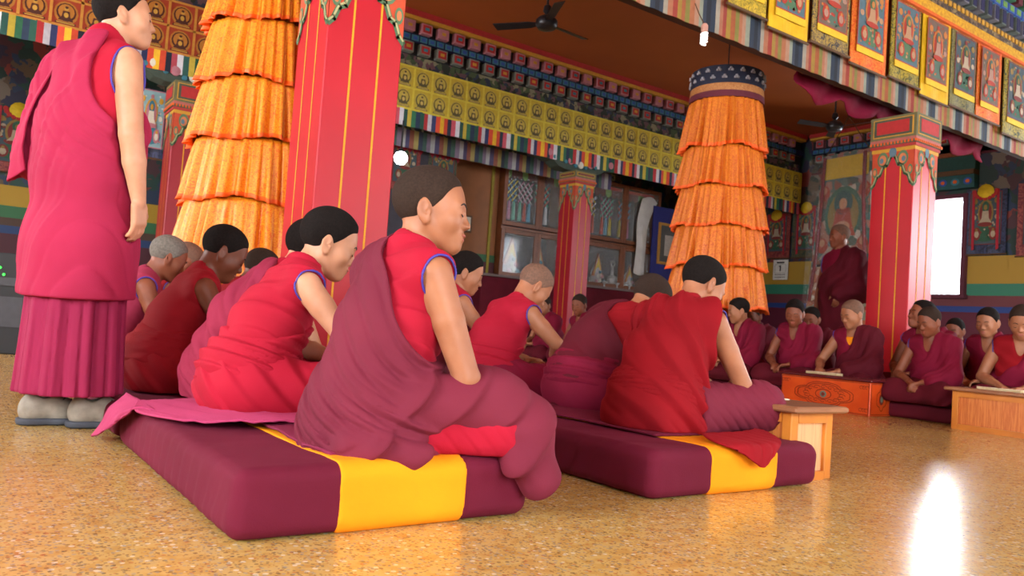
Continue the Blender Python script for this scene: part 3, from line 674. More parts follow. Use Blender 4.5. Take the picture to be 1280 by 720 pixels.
# near beam above the hanging thangkas
mb = MB()
mb.box(-4.1, 13.6, 4.22, 4.34, 2.9, 5.8, P('beam back', '3a2420'))
mb.box(-4.1, 13.6, 4.16, 4.22, 3.99, 4.17, ramp_mat('brown carved band', [(0, '4a3a30'), (.4, '6e5a44'), (.7, '3c3028'), (.9, '8a7850')], 22, interp='CONSTANT'))
mb.box(-4.1, 13.6, 4.13, 4.22, 4.37, 4.49, c_teal)
for i in range(64):
    a = 2.8 + i * .17
    mb.box(a, a + .10, 4.10, 4.22, 4.19, 4.36, P('dentil dull', '6a6c78') if i % 2 else P('dentil dull2', '54605c')); mb.box(a + .012, a + .088, 4.094, 4.10, 4.205, 4.35, c_navy)
    mb.box(a, a + .15, 4.11, 4.13, 4.385, 4.475, c_blue); mb.box(a + .03, a + .12, 4.104, 4.11, 4.40, 4.46, c_lgreen)
    mb.box(a, a + .10, 4.08, 4.22, 4.51, 4.70, c_green if i % 2 else c_mar)
for i in range(120):
    a = 2.8 + i * .09; mb.box(a, a + .05, 4.15, 4.16, 4.10, 4.15, c_gold)
struct(mb.build('trim_3'))

# ------------------------------------------------------------------ valances
ST = [P('stripe ' + c, c) for c in ('1c5040', 'b02c30', 'c8c8d0', '2a3460', 'd04828', 'e0b020', 'd04828', '20283c', 'c05060', 'd0d0d8', '205048', 'c8b440', '2c6a48', '1c3048')]
def stripes(mb, x0, x1, y, z0, z1, w=.062, cols=ST, wav=.010, jag=0):
    n = int((x1 - x0) / w)
    vs, i = [], 0
    for i in range(n):
        a = x0 + i * w; m = cols[i % len(cols)]
        ya = y + wav * math.sin(i * 1.3); yb = y + wav * math.sin((i + 1) * 1.3); zb = z0 + jag * ((i * 7) % 3)
        mb.add([(a, ya, zb), (a + w, yb, zb), (a + w, yb, z1), (a, ya, z1), (a, ya + .008, zb), (a + w, yb + .008, zb), (a + w, yb + .008, z1), (a, ya + .008, z1)],
               [(0, 1, 2, 3), (5, 4, 7, 6), (0, 4, 5, 1)], m)
def buddha_valance(label, x0, x1, y, z0, z1, bg, grid, arch, body, dark, sz0):
    v = empty('valance', ((x0 + x1) / 2, y, z0)); tag(v, label, 'valance', None)
    ox = -(x0 + x1) / 2
    p = Paint((x0 + ox, 0, 0), (1, 0, 0), (0, 0, 1), (0, -1, 0), .0025)
    cw = .277; H = z1 - z0; n = int(round((x1 - x0) / cw)); cw = (x1 - x0) / n; ch = H / 2
    p.mb.box(x0 + ox, x1 + ox, 0, .01, 0, H, bg)
    for i in range(n):
        for j in range(2):
            cx, cz = (i + .5) * cw, j * ch
            p.ell(cx, cz + ch * .50, cw * .40, ch * .42, arch, 1); p.ell(cx, cz + ch * .52, cw * .33, ch * .34, dark, 2); p.ell(cx, cz + ch * .54, cw * .27, ch * .28, arch, 3)
            p.poly([(cx - cw * .26, cz + ch * .2), (cx + cw * .26, cz + ch * .2), (cx + cw * .14, cz + ch * .36), (cx + cw * .11, cz + ch * .56), (cx - cw * .11, cz + ch * .56), (cx - cw * .14, cz + ch * .36)], dark, 4)
            p.ell(cx, cz + ch * .41, cw * .08, ch * .10, body, 5, 8); p.ell(cx, cz + ch * .64, cw * .075, ch * .075, body, 5, 8); p.ell(cx, cz + ch * .69, cw * .06, ch * .05, dark, 6, 8)
            p.rect(cx - cw * .34, cz + ch * .08, cx + cw * .34, cz + ch * .16, dark, 2); p.rect(cx - cw * .30, cz + ch * .10, cx + cw * .30, cz + ch * .14, body, 3)
    for i in range(n + 1): p.rect(i * cw - .014, 0, i * cw + .014, H, grid, 7)
    for j in range(3): p.rect(0, j * ch - .012, x1 - x0, j * ch + .012, grid, 7)
    p.build('buddha_panel', v)
    mb = MB(); stripes(mb, x0 + ox, x1 + ox, -.01, sz0 - z0, -.005); mb.build('striped_fringe', v)
    return v
buddha_valance('yellow cloth valance with two rows of seated figures and a striped fringe', 2.35, 13.35, 9.48, 3.25, 3.82, P('valance yellow', 'cdb436'), P('valance grid', 'dccb44'), P('valance arch', 'c4ae48'), P('v gold', 'cdb260'), P('v dark', '5a5230'), 3.02)
buddha_valance('orange cloth valance behind the standing monk with seated figures and striped fringe', -3.9, 2.3, 9.48, 3.25, 3.82, P('valance orange', 'a83c1c'), P('valance grid o', 'c88a34'), P('valance arch o', 'b87828'), P('v gold o', 'c89a3c'), P('v dark o', '4c2014'), 3.02)
mb = MB(); stripes(mb, 3.5, 9.2, 10.3, 2.93, 3.2, .07, [P('dull ' + c, c) for c in ('3c5a50', '7a6a80', 'a8a8a8', '4a4468', '8a5040', '9a8a50', '30384c')]); o = mb.build('striped_valance'); tag(o, 'second dull striped valance hanging lower behind the yellow one', 'valance')

# near overhead fringe and the thangkas that hang over it
mb = MB(); NS = [P('near ' + c, c) for c in ('94502c', '747030', '9c6040', 'a07860', '808878', '202e40', '101826', '202e40', '908a7c', '9c6448', '8c3428', '907428')]
stripes(mb, 3.2, 13.4, 4.19, 2.86, 3.97, .047, NS, .006); o = mb.build('striped_valance'); tag(o, 'long striped cloth hanging from the near beam behind the thangkas', 'valance')
mb = MB(); mb.box(3.2, 13.5, 4.10, 4.15, 3.89, 3.99, mat('yellow brocade edge', 'd8aa20', .6, 'b8801c', 30)); mb.box(3.2, 13.5, 4.095, 4.15, 3.86, 3.89, c_orange); struct(mb.build('trim_4'))
def brocade(name, a, b, sc_=28): return ramp_mat('brocade ' + name, [(0, a), (.42, a), (.5, b), (.62, a), (.72, b)], sc_, 'noise', .55, 2, distort=1.5)
def thangka(x0, x1, y, z0, z1, br, label, pal, pz=.24, name='thangka', group=None, yel=True, M=None, dots=1):
    """a painted scroll: brocade mount, painting, yellow strip, rod"""
    root = empty(name, ((x0 + x1) / 2, y, z0)); tag(root, label, 'scroll painting', group)
    W, H = x1 - x0, z1 - z0
    N = 12; vs = []; fs = []
    for i in range(N + 1):
        u = -W / 2 + W * i / N; d = .008 * math.sin(i * .9 + x0 * 5)
        for z in (0, H): vs += [(u, d - .0, z), (u, d + .012, z)]
    for i in range(N):
        a = i * 4; b = a + 4; fs += [(a, b, b + 2, a + 2), (a + 1, a + 3, b + 3, b + 1), (a, a + 1, b + 1, b), (a + 2, b + 2, b + 3, a + 3)]
    fs += [(0, 2, 3, 1), (N * 4, N * 4 + 1, N * 4 + 3, N * 4 + 2)]
    mesh_obj('brocade_mount', vs, fs, br, root)
    bw = W * .13; p = Paint((-W / 2, -.010, 0), (1, 0, 0), (0, 0, 1), (0, -1, 0), .0022)
    a, b, c, d = bw, H * pz, W - bw, H - bw * .6
    sky, gold, red, grn, pale = pal
    p.rect(a, b, c, d, sky, 1); w_, h_ = c - a, d - b; cx = (a + c) / 2
    p.ell(cx, b + h_ * .20, w_ * .46, h_ * .16, grn, 2); p.ell(cx, b + h_ * .60, w_ * .26, h_ * .27, gold, 3); p.ell(cx, b + h_ * .60, w_ * .21, h_ * .22, red, 4); p.ell(cx, b + h_ * .72, w_ * .12, h_ * .11, grn, 5)
    p.poly([(cx - w_ * .22, b + h_ * .40), (cx + w_ * .22, b + h_ * .40), (cx + w_ * .12, b + h_ * .50), (cx + w_ * .10, b + h_ * .64), (cx - w_ * .10, b + h_ * .64), (cx - w_ * .12, b + h_ * .50)], pale, 6)
    p.ell(cx, b + h_ * .71, w_ * .06, h_ * .055, gold, 7); p.ell(cx, b + h_ * .38, w_ * .25, h_ * .045, red, 7)
    for sx_ in (-1, 1):
        q = cx + sx_ * w_ * .27; p.ell(q, b + h_ * .20, w_ * .13, h_ * .13, red, 4, 10); p.ell(q, b + h_ * .19, w_ * .08, h_ * .07, pale, 5, 8); p.ell(q, b + h_ * .27, w_ * .04, h_ * .03, gold, 6, 8)
        p.ell(cx + sx_ * w_ * .36, b + h_ * .84, w_ * .09, h_ * .06, gold, 3, 8); p.ell(cx + sx_ * w_ * .38, b + h_ * .52, w_ * .08, h_ * .05, pale, 3, 8)
    p.ell(cx, b + h_ * .90, w_ * .07, h_ * .04, red, 3, 8)
    rn = random.Random(int(x0 * 100)); 
    for k_ in range(46):
        u_, v_ = a + w_ * rn.uniform(.06, .94), b + h_ * rn.uniform(.04, .96); p.ell(u_, v_, w_ * rn.uniform(.02, .06), w_ * rn.uniform(.02, .05), pal[rn.randrange(1, 5)], 2 + (k_ % 5) * .15, 7)
    p.frame(a - .012, b - .012, c + .012, d + .012, .012, red, 2)
    p.build('painting', root)
    if yel:
        p = Paint((-W / 2, -.012, 0), (1, 0, 0), (0, 0, 1), (0, -1, 0), .003); p.mb.box(-W / 2 + bw * .8, W / 2 - bw * .8, -.020, -.012, b - .075, b - .015, c_yel); p.build('yellow_strip', root)
    mb = MB(); mb.tube([(-W / 2 - .02, .0, .0), (W / 2 + .02, .0, .0)], .012, c_brown, 8); mb.build('rod', root)
    return root
palA = (P('tk sky', '4e6c78'), P('tk gold', 'b87a3c'), P('tk red', 'a83a2c'), P('tk green', '4c7050'), P('tk pale', 'b08a68'))
palB = (P('tk sky2', '6e5c50'), P('tk gold2', 'c07838'), P('tk red2', 'a83828'), P('tk green2', '506a5c'), P('tk pale2', 'a88474'))
palC = (P('tk sky3', '41525a'), P('tk gold3', '8a7038'), P('tk red3', '7a2c28'), P('tk green3', '2f5a44'), P('tk pale3', 'b0a088'))
br_y = mat('plain yellow silk', 'dcb41e', .5, 'd0a418', 12); br_b = brocade('blue gold', '2a2e3c', 'b89a40'); br_o = brocade('orange', 'cc4a18', 'e08a30'); br_g = brocade('green gold', '3c4420', 'b8a030'); br_s = brocade('grey gold', '4c4c34', '8a8248')
for x0, x1, z0, br, lab, pal in (
        (4.78, 5.24, 3.10, brocade('gold', 'c8a82c', '6a6420'), 'gold patterned scroll painting, first at the left cut by the top of the picture', palA),
        (5.29, 5.80, 3.05, br_y, 'scroll painting with plain yellow silk foot, left of the dark blue and gold mounted one', palA),
        (5.86, 6.42, 3.09, br_b, 'scroll painting in a dark blue and gold brocade mount', palB),
        (6.46, 7.02, 3.05, br_o, 'large orange brocade scroll painting with a green haloed figure', palA),
        (7.10, 7.64, 3.08, br_g, 'scroll painting with green and gold brocade above the red pillar', palA),
        (7.68, 8.20, 3.03, br_y, 'yellow silk scroll painting between the green gold and the grey mounted ones', palB),
        (8.24, 8.79, 3.06, br_s, 'scroll painting in a dull grey gold mount near the right end', palC),
        (8.82, 9.34, 3.06, br_o, 'small orange mounted scroll painting near the right edge', palB),
        (9.44, 10.02, 3.0, br_g, 'gold green scroll painting at the far right edge of the row', palC),
        (10.06, 10.6, 3.02, br_o, 'orange scroll painting cut off by the right edge of the picture', palC)):
    thangka(x0, x1, 4.13, z0, 3.87, br, lab, pal)
# maroon swag under the near fringe
vs = []; fs = []; N = 40
for i in range(N + 1):
    x = 6.2 + i * 3.6 / N; dp = .10 + .10 * abs(math.sin(i * .42))
    for k in range(4): vs.append((x, 4.5 + .04 * math.sin(i * 1.1 + k), 3.0 - dp * k / 3 * 1.2))
for i in range(N):
    for k in range(3): a = i * 4 + k; fs.append((a, a + 4, a + 5, a + 1))
o = mesh_obj('cloth_swag', vs, fs, MT_wine, smooth=True); o.modifiers.new('t', 'SOLIDIFY').thickness = .012; tag(o, 'dark red scalloped cloth swag hanging behind the near striped fringe', 'cloth swag')

# ------------------------------------------------------------------ pillars
def pillar(x, y, w, ztop, label, zb=0., k=1.0, base=2.07, col='b81c28', group=None):
    r = empty('pillar', (x, y, 0)); tag(r, label, 'pillar', group)
    m = mat('red lacquer ' + col, col, .42, None, 2, spec=.3); h = w / 2
    mb = MB(); mb.box(-h, h, -h, h, 0, ztop - .17 * k, m, .006); mb.build('shaft', r)
    for rot, nm in ((0, ''), (1, ''), (2, ''), (3, '')):
        R = Matrix.Rotation(rot * PI / 2, 3, 'Z')
        O = R @ Vector((-h, -h, 0)); Ux = R @ Vector((1, 0, 0)); Nn = R @ Vector((0, -1, 0))
        p = Paint(O, Ux, (0, 0, 1), Nn, .002)
        if rot in (0, 3, 1):
            for u in (.33, .69): p.rect(w * u - .006, .02, w * u + .006, base + .3 * k, P('line yellow', 'dc9a1c'), 1)
            A = base; K = .36 * k
            lo = [(0, A), (w * .06, A + .03 * k), (w * .12, A + .10 * k), (w * .20, A + .12 * k), (w * .27, A + .20 * k), (w * .36, A + .21 * k), (w * .43, A + .28 * k), (w * .5, A + .34 * k)]
            full = lo + [(w - u, v) for u, v in lo[::-1][1:]]
            p.poly(full + [(w, A + K + .05 * k), (0, A + K + .05 * k)], P('cap orange', 'c04a28'), 2)
            p.line(full, .034 * k, P('cloud green', '4a6a4a'), 3); p.line([(u, v + .012) for u, v in full], .012 * k, P('cloud pale', 'a8a878'), 4)
            for sx_ in (-1, 1):
                c0 = w / 2 + sx_ * w * .24
                p.ell(c0, A + .27 * k, w * .13, .075 * k, P('scroll green', '5a7a58'), 4); p.ell(c0, A + .265 * k, w * .09, .05 * k, P('scroll peach', 'cc7a4c'), 5); p.ell(c0 + sx_ * .01, A + .26 * k, w * .05, .028 * k, P('scroll blue', '5a7888'), 6)
                p.ell(w / 2 + sx_ * w * .42, A + .15 * k, w * .06, .05 * k, P('scroll green', '5a7a58'), 4); p.ell(w / 2 + sx_ * w * .42, A + .15 * k, w * .035, .03 * k, P('scroll peach', 'cc7a4c'), 5)
            p.ell(w / 2, A + .335 * k, w * .09, .05 * k, P('scroll blue', '5a7888'), 5)
            p.build('painted_ornament', r)
    mb = MB(); z = base + .34 * k
    for i, (dz, e, m_) in enumerate(((.035, .008, c_gold), (.03, .018, P('cap red', 'a83430')), (.03, .028, P('cap green', '48604a')), (.03, .020, P('cap pink', 'b0625a')))):
        mb.box(-h - e, h + e, -h - e, h + e, z, z + dz * k, m_); z += dz * k
    for j in range(14):
        a = -h - .03 + j * (w + .06) / 14
        for q in (0, 1, 2):
            if q == 0: mb.box(a, a + .016, -h - .036, -h - .02, z - .055 * k, z - .03 * k, c_orange)
            else: mb.box(-h - .036 if q == 1 else h + .02, -h - .02 if q == 1 else h + .036, a, a + .016, z - .055 * k, z - .03 * k, c_orange)
    mb.build('moulding', r)
    mb = MB(); e = .022; zt = ztop; mb.box(-h - e, h + e, -h - e, h + e, z, zt, P('block olive', '6a6844'))
    for s in (0, 1, 2):
        for ins, m_, d in ((.03, c_gold, .003), (.042, P('block frame', '4a5040'), .006), (.07, c_red, .009)):
            hh = (zt - z) / 2; zc = (zt + z) / 2; zz = hh - ins * .75 * k
            if s == 0: mb.box(-h - e + ins, h + e - ins, -h - e - d, -h - e, zc - zz, zc + zz, m_)
            elif s == 1: mb.box(-h - e - d, -h - e, -h - e + ins, h + e - ins, zc - zz, zc + zz, m_)
            else: mb.box(h + e, h + e + d, -h - e + ins, h + e - ins, zc - zz, zc + zz, m_)
    mb.build('capital_block', r)
    return r
pillar(1.79, 4.375, .455, 2.86, 'thick bright red pillar with yellow lines right behind the seated monks', base=2.05, col='b41626')
pillar(7.57, 4.20, .42, 2.76, 'red pillar beside the bright window, painted scroll capital', base=2.07)
pillar(7.80, 9.54, .36, 2.90, 'distant red pillar in front of the glass cabinets', base=2.31, k=1.05, col='a82030')
pillar(2.06, 9.56, .40, 2.92, 'distant red pillar between the standing monk and the orange banner', base=2.20, k=1.05, col='98202c')
for x in (7.80, 2.06):   # carved bracket over each far pillar
    mb = MB(); prof = [(.0, 0), (.30, 0), (.42, .03), (.52, .10), (.62, .10), (.74, .16), (.80, .26)]
    pts = prof + [(-a, b) for a, b in prof[::-1][:-1]]
    n = len(pts); o_ = sorted(prof[1:], key=lambda q: q[0]); outline = [(-a, b) for a, b in o_[::-1]] + o_
    outline = [(-.80, .26)] + [(-a, b) for a, b in o_[::-1][1:]] + o_[:-1] + [(.80, .26)]
    vs = [(a, -.12, b) for a, b in outline] + [(a, .12, b) for a, b in outline]; k = len(outline)
    mb.add(vs, [tuple(range(k)), tuple(range(2 * k - 1, k - 1, -1))] + [(i, i + k, (i + 1) % k + k, (i + 1) % k) for i in range(k)], P('bracket green', '3c4a40'))
    for i, a in enumerate((-.62, -.42, -.2, 0, .2, .42, .62)): mb.lathe([(.055, -.125 - .0), (.055, -.145), (.02, -.15)], (a, 0, .10 + abs(a) * .16), c_white if i % 2 else c_pink, 10, 'y')
    for i, a in enumerate((-.52, -.3, -.1, .1, .3, .52)): mb.lathe([(.03, -.125), (.03, -.15)], (a, 0, .06 + abs(a) * .16), c_teal, 8, 'y')
    o = mb.build('pillar_bracket'); o.location = (x, 9.62, 2.92); tag(o, 'carved grey green scroll bracket on top of the distant pillar ' + ('by the glass cabinets' if x > 5 else 'left of the orange banner'), 'bracket')

# ------------------------------------------------------------------ tiered cylindrical banners
def banner(x, y, ztop, label, ntier, capon=True, colr=('d8560c', 'e8981c'), name='hanging_banner', seed=0, R0=.355, R1=.45):
    r = empty(name, (x, y, ztop)); tag(r, label, 'hanging banner', None)
    mb_ = ramp_mat('orange brocade ' + colr[0], [(0, colr[0]), (.42, colr[0]), (.52, colr[1]), (.60, colr[0]), (.70, colr[1])], 34, 'noise', .5, 3, distort=2.2)
    hem = mat('hem orange', 'f06010', .6)
    if capon:
        def ring(name_, za, zb, ra, rb, m, dots=None):
            mb = MB(); mb.lathe([(ra - .02, za), (ra, za), (rb, zb), (rb - .02, zb)], (0, 0, 0), m, 48)
            if dots:
                for i in range(20):
                    for j in range(2):
                        a = 2 * PI * (i + .5 * j) / 20; rr = ra + .003; z = za + (zb - za) * (.3 + .4 * j)
                        for q in range(3):
                            b = a + (q - 1) * .035; mb.box(rr * math.cos(b) - .009, rr * math.cos(b) + .009, rr * math.sin(b) - .009, rr * math.sin(b) + .009, z - .009 + (q % 2) * .016, z + .009 + (q % 2) * .016, dots)
            mb.build(name_, r, False)
        ring('navy_band', -.175, 0, .352, .345, P('banner navy', '161c34'), P('flower dots', '9a98a0'))
        ring('gold_band', -.245, -.175, .358, .352, brocade('band gold', '9a5a2c', 'c08a50', 60)); ring('maroon_band', -.305, -.245, .362, .358, P('banner maroon', '5c1428'))
    rnd = random.Random(seed + 3); z = -.29; NT = 360
    for t in range(ntier):
        Ht = .398 + (.09 if t == 0 else 0); ra = R0 + (R1 - R0) * t / ntier - .02; rb = ra + .055
        ph = [(rnd.uniform(0, 6.28), n) for n in (13, 22, 31, 47)]; vs = []; fs = []; NV = 14
        for j in range(NV + 1):
            v = j / NV
            for i in range(NT):
                a = 2 * PI * i / NT
                f = sum(math.sin(a * n + p + (v * .5 if n > 30 else 0)) for p, n in ph) / 4
                g = abs(math.sin(a * 17 + ph[0][0] + .8 * math.sin(a * 5 + ph[1][0]))) ** .6 - .5
                rr = ra + (rb - ra) * v ** .8 + (.010 + .026 * v) * (f * 1.3 + g * 1.5)
                if j == NV: rr += .006
                zz = z - Ht * v - (.018 * math.sin(a * 5 + ph[2][0]) + .014 * f) * v
                vs.append((rr * math.cos(a), rr * math.sin(a), zz))
        for j in range(NV):
            for i in range(NT): l = (i + 1) % NT; fs.append((j * NT + i, (j + 1) * NT + i, (j + 1) * NT + l, j * NT + l))
        mi = [0] * (NT * (NV - 1)) + [1] * NT
        o = mesh_obj('ruffled_tier', vs, fs, [mb_, hem], r, mi, True); sm = o.modifiers.new('t', 'SOLIDIFY'); sm.thickness = .004
        z -= Ht - .015 if t else Ht - .02
    mb = MB(); mb.tube([(0, 0, -.1), (0, 0, 4.6 - ztop if ztop < 4.6 else .3)], .006, c_black, 6); mb.lathe([(.02, -.02), (.34, -.02), (.34, 0), (.02, 0)], (0, 0, 0), c_navy, 32); mb.build('cord', r)
    return r
banner(6.07, 5.20, 3.07, 'orange tiered cylindrical banner with a dark blue flowered top, hanging by a cord', 5, seed=1, colr=('bc4e0c', 'dc861a'))
banner(1.60, 5.30, 3.42, 'big golden orange tiered cylindrical banner left of the near red pillar', 7, seed=5, colr=('d8660c', 'e8a01c'), R0=.33, R1=.47)

# ------------------------------------------------------------------ fans and lamps
M_fan = mat('dark fan metal', '2a2a30', .35, metal=.3)
def fan(loc, ang, label):
    r = empty('ceiling_fan', loc, ang); tag(r, label, 'ceiling fan', None)
    mb = MB(); mb.tube([(0, 0, .1), (0, 0, 4.6 - loc[2])], .014, M_fan, 8); mb.lathe([(.015, .10), (.05, .14), (.04, .2), (.015, .22)], (0, 0, 0), M_fan, 16); mb.lathe([(.02, 4.6 - loc[2] - .08), (.06, 4.6 - loc[2])], (0, 0, 0), M_fan, 16); mb.build('down_rod', r)
    mb = MB(); mb.lathe([(.03, -.07), (.10, -.06), (.125, -.02), (.125, .03), (.09, .07), (.03, .10)], (0, 0, 0), M_fan, 24); mb.build('motor', r, True)
    for k in range(3):
        a = 2 * PI * k / 3; mb = MB(); R = Matrix.Rotation(a, 3, 'Z')
        vs = [R @ Vector(v) for v in ((.11, -.03, -.012), (.20, -.055, -.02), (.62, -.065, -.02), (.64, .05, .012), (.20, .05, .008), (.11, .03, .0))]
        vs += [v + Vector((0, 0, .008)) for v in vs]
        mb.add(vs, [tuple(range(5, -1, -1)), tuple(range(6, 12))] + [(i, (i + 1) % 6, (i + 1) % 6 + 6, i + 6) for i in range(6)], M_fan); mb.build('blade', r)
fan((5.29, 7.21, 3.93), .1, 'dark ceiling fan near the top middle of the ceiling'); fan((10.82, 7.13, 3.85), .7, 'dark ceiling fan on a rod left of the right red pillar')
r = empty('light_bulb', (4.46, 4.07, 2.72)); tag(r, 'white spiral energy saving bulb hanging below the striped fringe', 'light bulb')
mb = MB(); pts = [(.022 * math.cos(t * .5), .022 * math.sin(t * .5), -.045 + t * .0017) for t in range(54)]; mb.tube(pts, .008, mat('bulb white', 'ffffff', .4, 'ffffff', emit=.7), 8); mb.build('spiral_tube', r, True)
mb = MB(); mb.lathe([(.018, .05), (.026, .055), (.026, .095), (.016, .11)], (0, 0, 0), P('bulb base', 'c09080'), 16); mb.tube([(0, 0, .1), (0, .06, .2), (0, .11, .3)], .004, c_brown, 6); mb.build('bulb_base', r)

# ------------------------------------------------------------------ mats and low tables
def seat_mat(x0, x1, y0, y1, z, label, band=None, seed=1, h=.008, m=MT_mat, r=.035):
    e = empty('seat_mat', ((x0 + x1) / 2, (y0 + y1) / 2, 0)); tag(e, label, 'floor mat', None)
    hx, hy = (x1 - x0) / 2, (y1 - y0) / 2
    nz = NZ(seed); pl = fold(seed, (1, .9, .35), 64, .004, 2.2, 6, 5); pl2 = fold(seed + 2, (.2, .3, 1), 20, .006, 2, 3, 3)
    bx = rbox((0, 0, z / 2), (hx - .008, hy - .008, z / 2), r)
    def f(p):
        c = np.clip(1 - (np.minimum(hx - np.abs(p[:, 0]), .2) / .16) , 0, 1) * np.clip(1.6 - p[:, 2] / z * 1.4, 0, 1)
        return bx(p) - pl(p) * c - pl2(p) * .6 - nz(p, 5) * .006 * (p[:, 2] / z)
    g = inter(f, plane((0, 0, .002), (0, 0, -1)), .004)
    sdf_mesh('mat_cover', g, (-hx - .03, -hy - .03, -.01), (hx + .03, hy + .03, z + .03), h, m, e)
    if band:
        a, b = band[0] - (x0 + x1) / 2, band[1] - (x0 + x1) / 2
        sdf_mesh('yellow_band', inter(off(g, .0035), rbox(((a + b) / 2, -.0, z / 2), ((b - a) / 2, hy + .1, z), .004), .002), (a - .02, -hy - .03, -.01), (b + .02, hy + .03, z + .04), .007, MT_yellow, e)
    return e
seat_mat(.47, 1.21, 1.56, 2.82, .147, 'maroon floor mat with a yellow band, nearest to the camera on the left', (.70, 1.01), 1)
seat_mat(1.63, 2.43, 1.58, 2.84, .14, 'maroon floor mat with a yellow band beside the wooden table end', (1.88, 2.19), 4)
seat_mat(.47, 1.25, 2.88, 5.2, .10, 'dark floor mat behind the near left mat', None, 7, .012)
seat_mat(1.63, 2.45, 2.9, 4.1, .12, 'plum floor mat behind the near right mat', None, 8, .012)
seat_mat(5.63, 6.35, .8, 4.95, .115, 'long dark red mat under the far row of monks on the right', None, 9, .014, MT_darkm)
seat_mat(6.45, 7.2, 2.5, 5.7, .115, 'dark mat of the second far row on the right, mostly hidden', None, 12, .016, MT_darkm)
seat_mat(5.2, 6.3, 5.75, 8.2, .10, 'far dark mat under the small distant monks', None, 10, .02, MT_darkm)
W_or = mat('honey varnished pine', 'cc8030', .35, 'b86c24', 5); W_pk = mat('pale pine panel', 'd8a070', .45, 'c88c5c', 5); W_top = mat('worn brown table top', '9a6a4a', .35, '86583c', 5)
def grain(name, a, b): return ramp_mat(name, [(0, a), (.45, b), (.55, a), (.7, b)], 7, 'noise', .35, 5, stretch=(14, 14, .7))
W_grain = grain('orange pine panel grain', 'b8622c', 'd08040'); W_grain2 = grain('pale pine grain', 'd09a6c', 'dca878')
def pine_table(x0, x1, y0, y1, z, label, top=W_top):
    e = empty('low_table', ((x0 + x1) / 2, (y0 + y1) / 2, 0)); tag(e, label, 'low table', None); hx, hy = (x1 - x0) / 2, (y1 - y0) / 2
    mb = MB(); mb.box(-hx - .035, hx + .035, -hy - .04, hy + .04, z - .022, z, top, .006); mb.build('table_top', e)
    for sx_ in (-1, 1):
        for sy_ in (-1, 1):
            mb = MB(); mb.box(sx_ * hx - (.04 if sx_ > 0 else 0), sx_ * hx + (.04 if sx_ < 0 else 0), sy_ * hy - (.04 if sy_ > 0 else 0), sy_ * hy + (.04 if sy_ < 0 else 0), 0, z - .022, W_or, .004); mb.build('leg', e)
    for sy_ in (-1, 1):
        mb = MB(); mb.box(-hx + .04, hx - .04, min(sy_ * (hy - .03), sy_ * (hy - .015)), max(sy_ * (hy - .03), sy_ * (hy - .015)), .03, z - .06, W_grain2)
        za_, zb_ = (-hy, -hy + .035) if sy_ < 0 else (hy - .035, hy)
        for a_, b_ in ((z - .06, z - .022), (0, .03)): mb.box(-hx + .04, hx - .04, za_, zb_, a_, b_, W_or)
        mb.build('end_panel', e)
    for sx_ in (-1, 1):
        mb = MB(); mb.box(min(sx_ * (hx - .03), sx_ * (hx - .015)), max(sx_ * (hx - .03), sx_ * (hx - .015)), -hy + .04, hy - .04, .03, z - .06, W_grain)
        for za, zb in ((z - .06, z - .022), (0, .035)): mb.box(min(sx_ * (hx - .035), sx_ * hx), max(sx_ * (hx - .035), sx_ * hx), -hy + .04, hy - .04, za, zb, W_or)
        mb.build('side_panel', e)
    return e
pine_table(2.36, 2.60, 1.66, 2.9, .258, 'low pine table in front of the near right monk, open books on it')
pine_table(5.35, 5.60, .9, 2.58, .27, 'low pine table with grained panels at the right edge')
# painted orange chest-table
e = empty('painted_table', (5.53, 3.53, 0)); tag(e, 'orange painted low table with a dark lotus medallion and maroon top', 'low table'); e.location = (5.53, 3.53, 0)
PO = mat('bright orange lacquer', 'd8541c', .3, 'cc4614', 10); PD = P('dark red line work', '7a2414'); PT = P('medallion grey', '6a7a6a')
mb = MB(); mb.box(-.145, .145, -.37, .37, 0, .24, PO, .005); mb.build('table_body', e)
mb = MB(); mb.box(-.165, .165, -.39, .39, .24, .262, mat('maroon top', '5c1c24', .25), .006); mb.build('table_top', e)
p = Paint((-.146, .37, 0), (0, -1, 0), (0, 0, 1), (-1, 0, 0), .0015); cx, cz = .37, .12
def cusp(cx, cz, a, b, n=8, k=.12): 
    out = []
    for i in range(96):
        t = 2 * PI * i / 96; m_ = 1 + k * abs(math.sin(n * t / 2)) - .15 * abs(math.sin(t)) * abs(math.cos(t)) * 2; out.append((cx + a * m_ * math.cos(t), cz + b * m_ * math.sin(t)))
    return out
for a, b in ((.24, .085), (.215, .073)): q = cusp(cx, cz, a, b); p.line(q + q[:1], .005, PD, 1)
for i in range(16):
    t = 2 * PI * i / 16; u, v = cx + .15 * math.cos(t), cz + .052 * math.sin(t)
    q = [(u + .030 * math.cos(s_) * (1 - s_ / 9), v + .015 * math.sin(s_) * (1 - s_ / 9)) for s_ in [k * .7 for k in range(9)]]; p.line(q, .004, PD, 1)
q = [(cx + .065 * math.cos(k * .4), cz + .035 * math.sin(k * .4)) for k in range(17)]; p.line(q, .006, PD, 1)
p.ell(cx, cz, .028, .026, PT, 2); p.ell(cx, cz, .016, .015, PD, 3)
for sx_ in (.045, .695):
    for sz in (.04, .20):
        for k_ in range(3): q = [(sx_ + (k_ - 1) * .02 + .016 * math.cos(s_ * .8), sz + .012 * math.sin(s_ * .8)) for s_ in range(7)]; p.line(q, .0035, PD, 1)
p.frame(.008, .008, .732, .232, .004, PD, 1); p.build('painted_medallion', e)
p = Paint((-.145, -.371, 0), (1, 0, 0), (0, 0, 1), (0, -1, 0), .0015); p.frame(.01, .01, .28, .23, .004, PD, 1)
q = cusp(.145, .12, .06, .07, 6, .2); p.line(q + q[:1], .005, PD, 1); p.ell(.145, .12, .03, .04, PD, 1); p.ell(.145, .12, .016, .022, PT, 2); p.build('end_ornament', e)
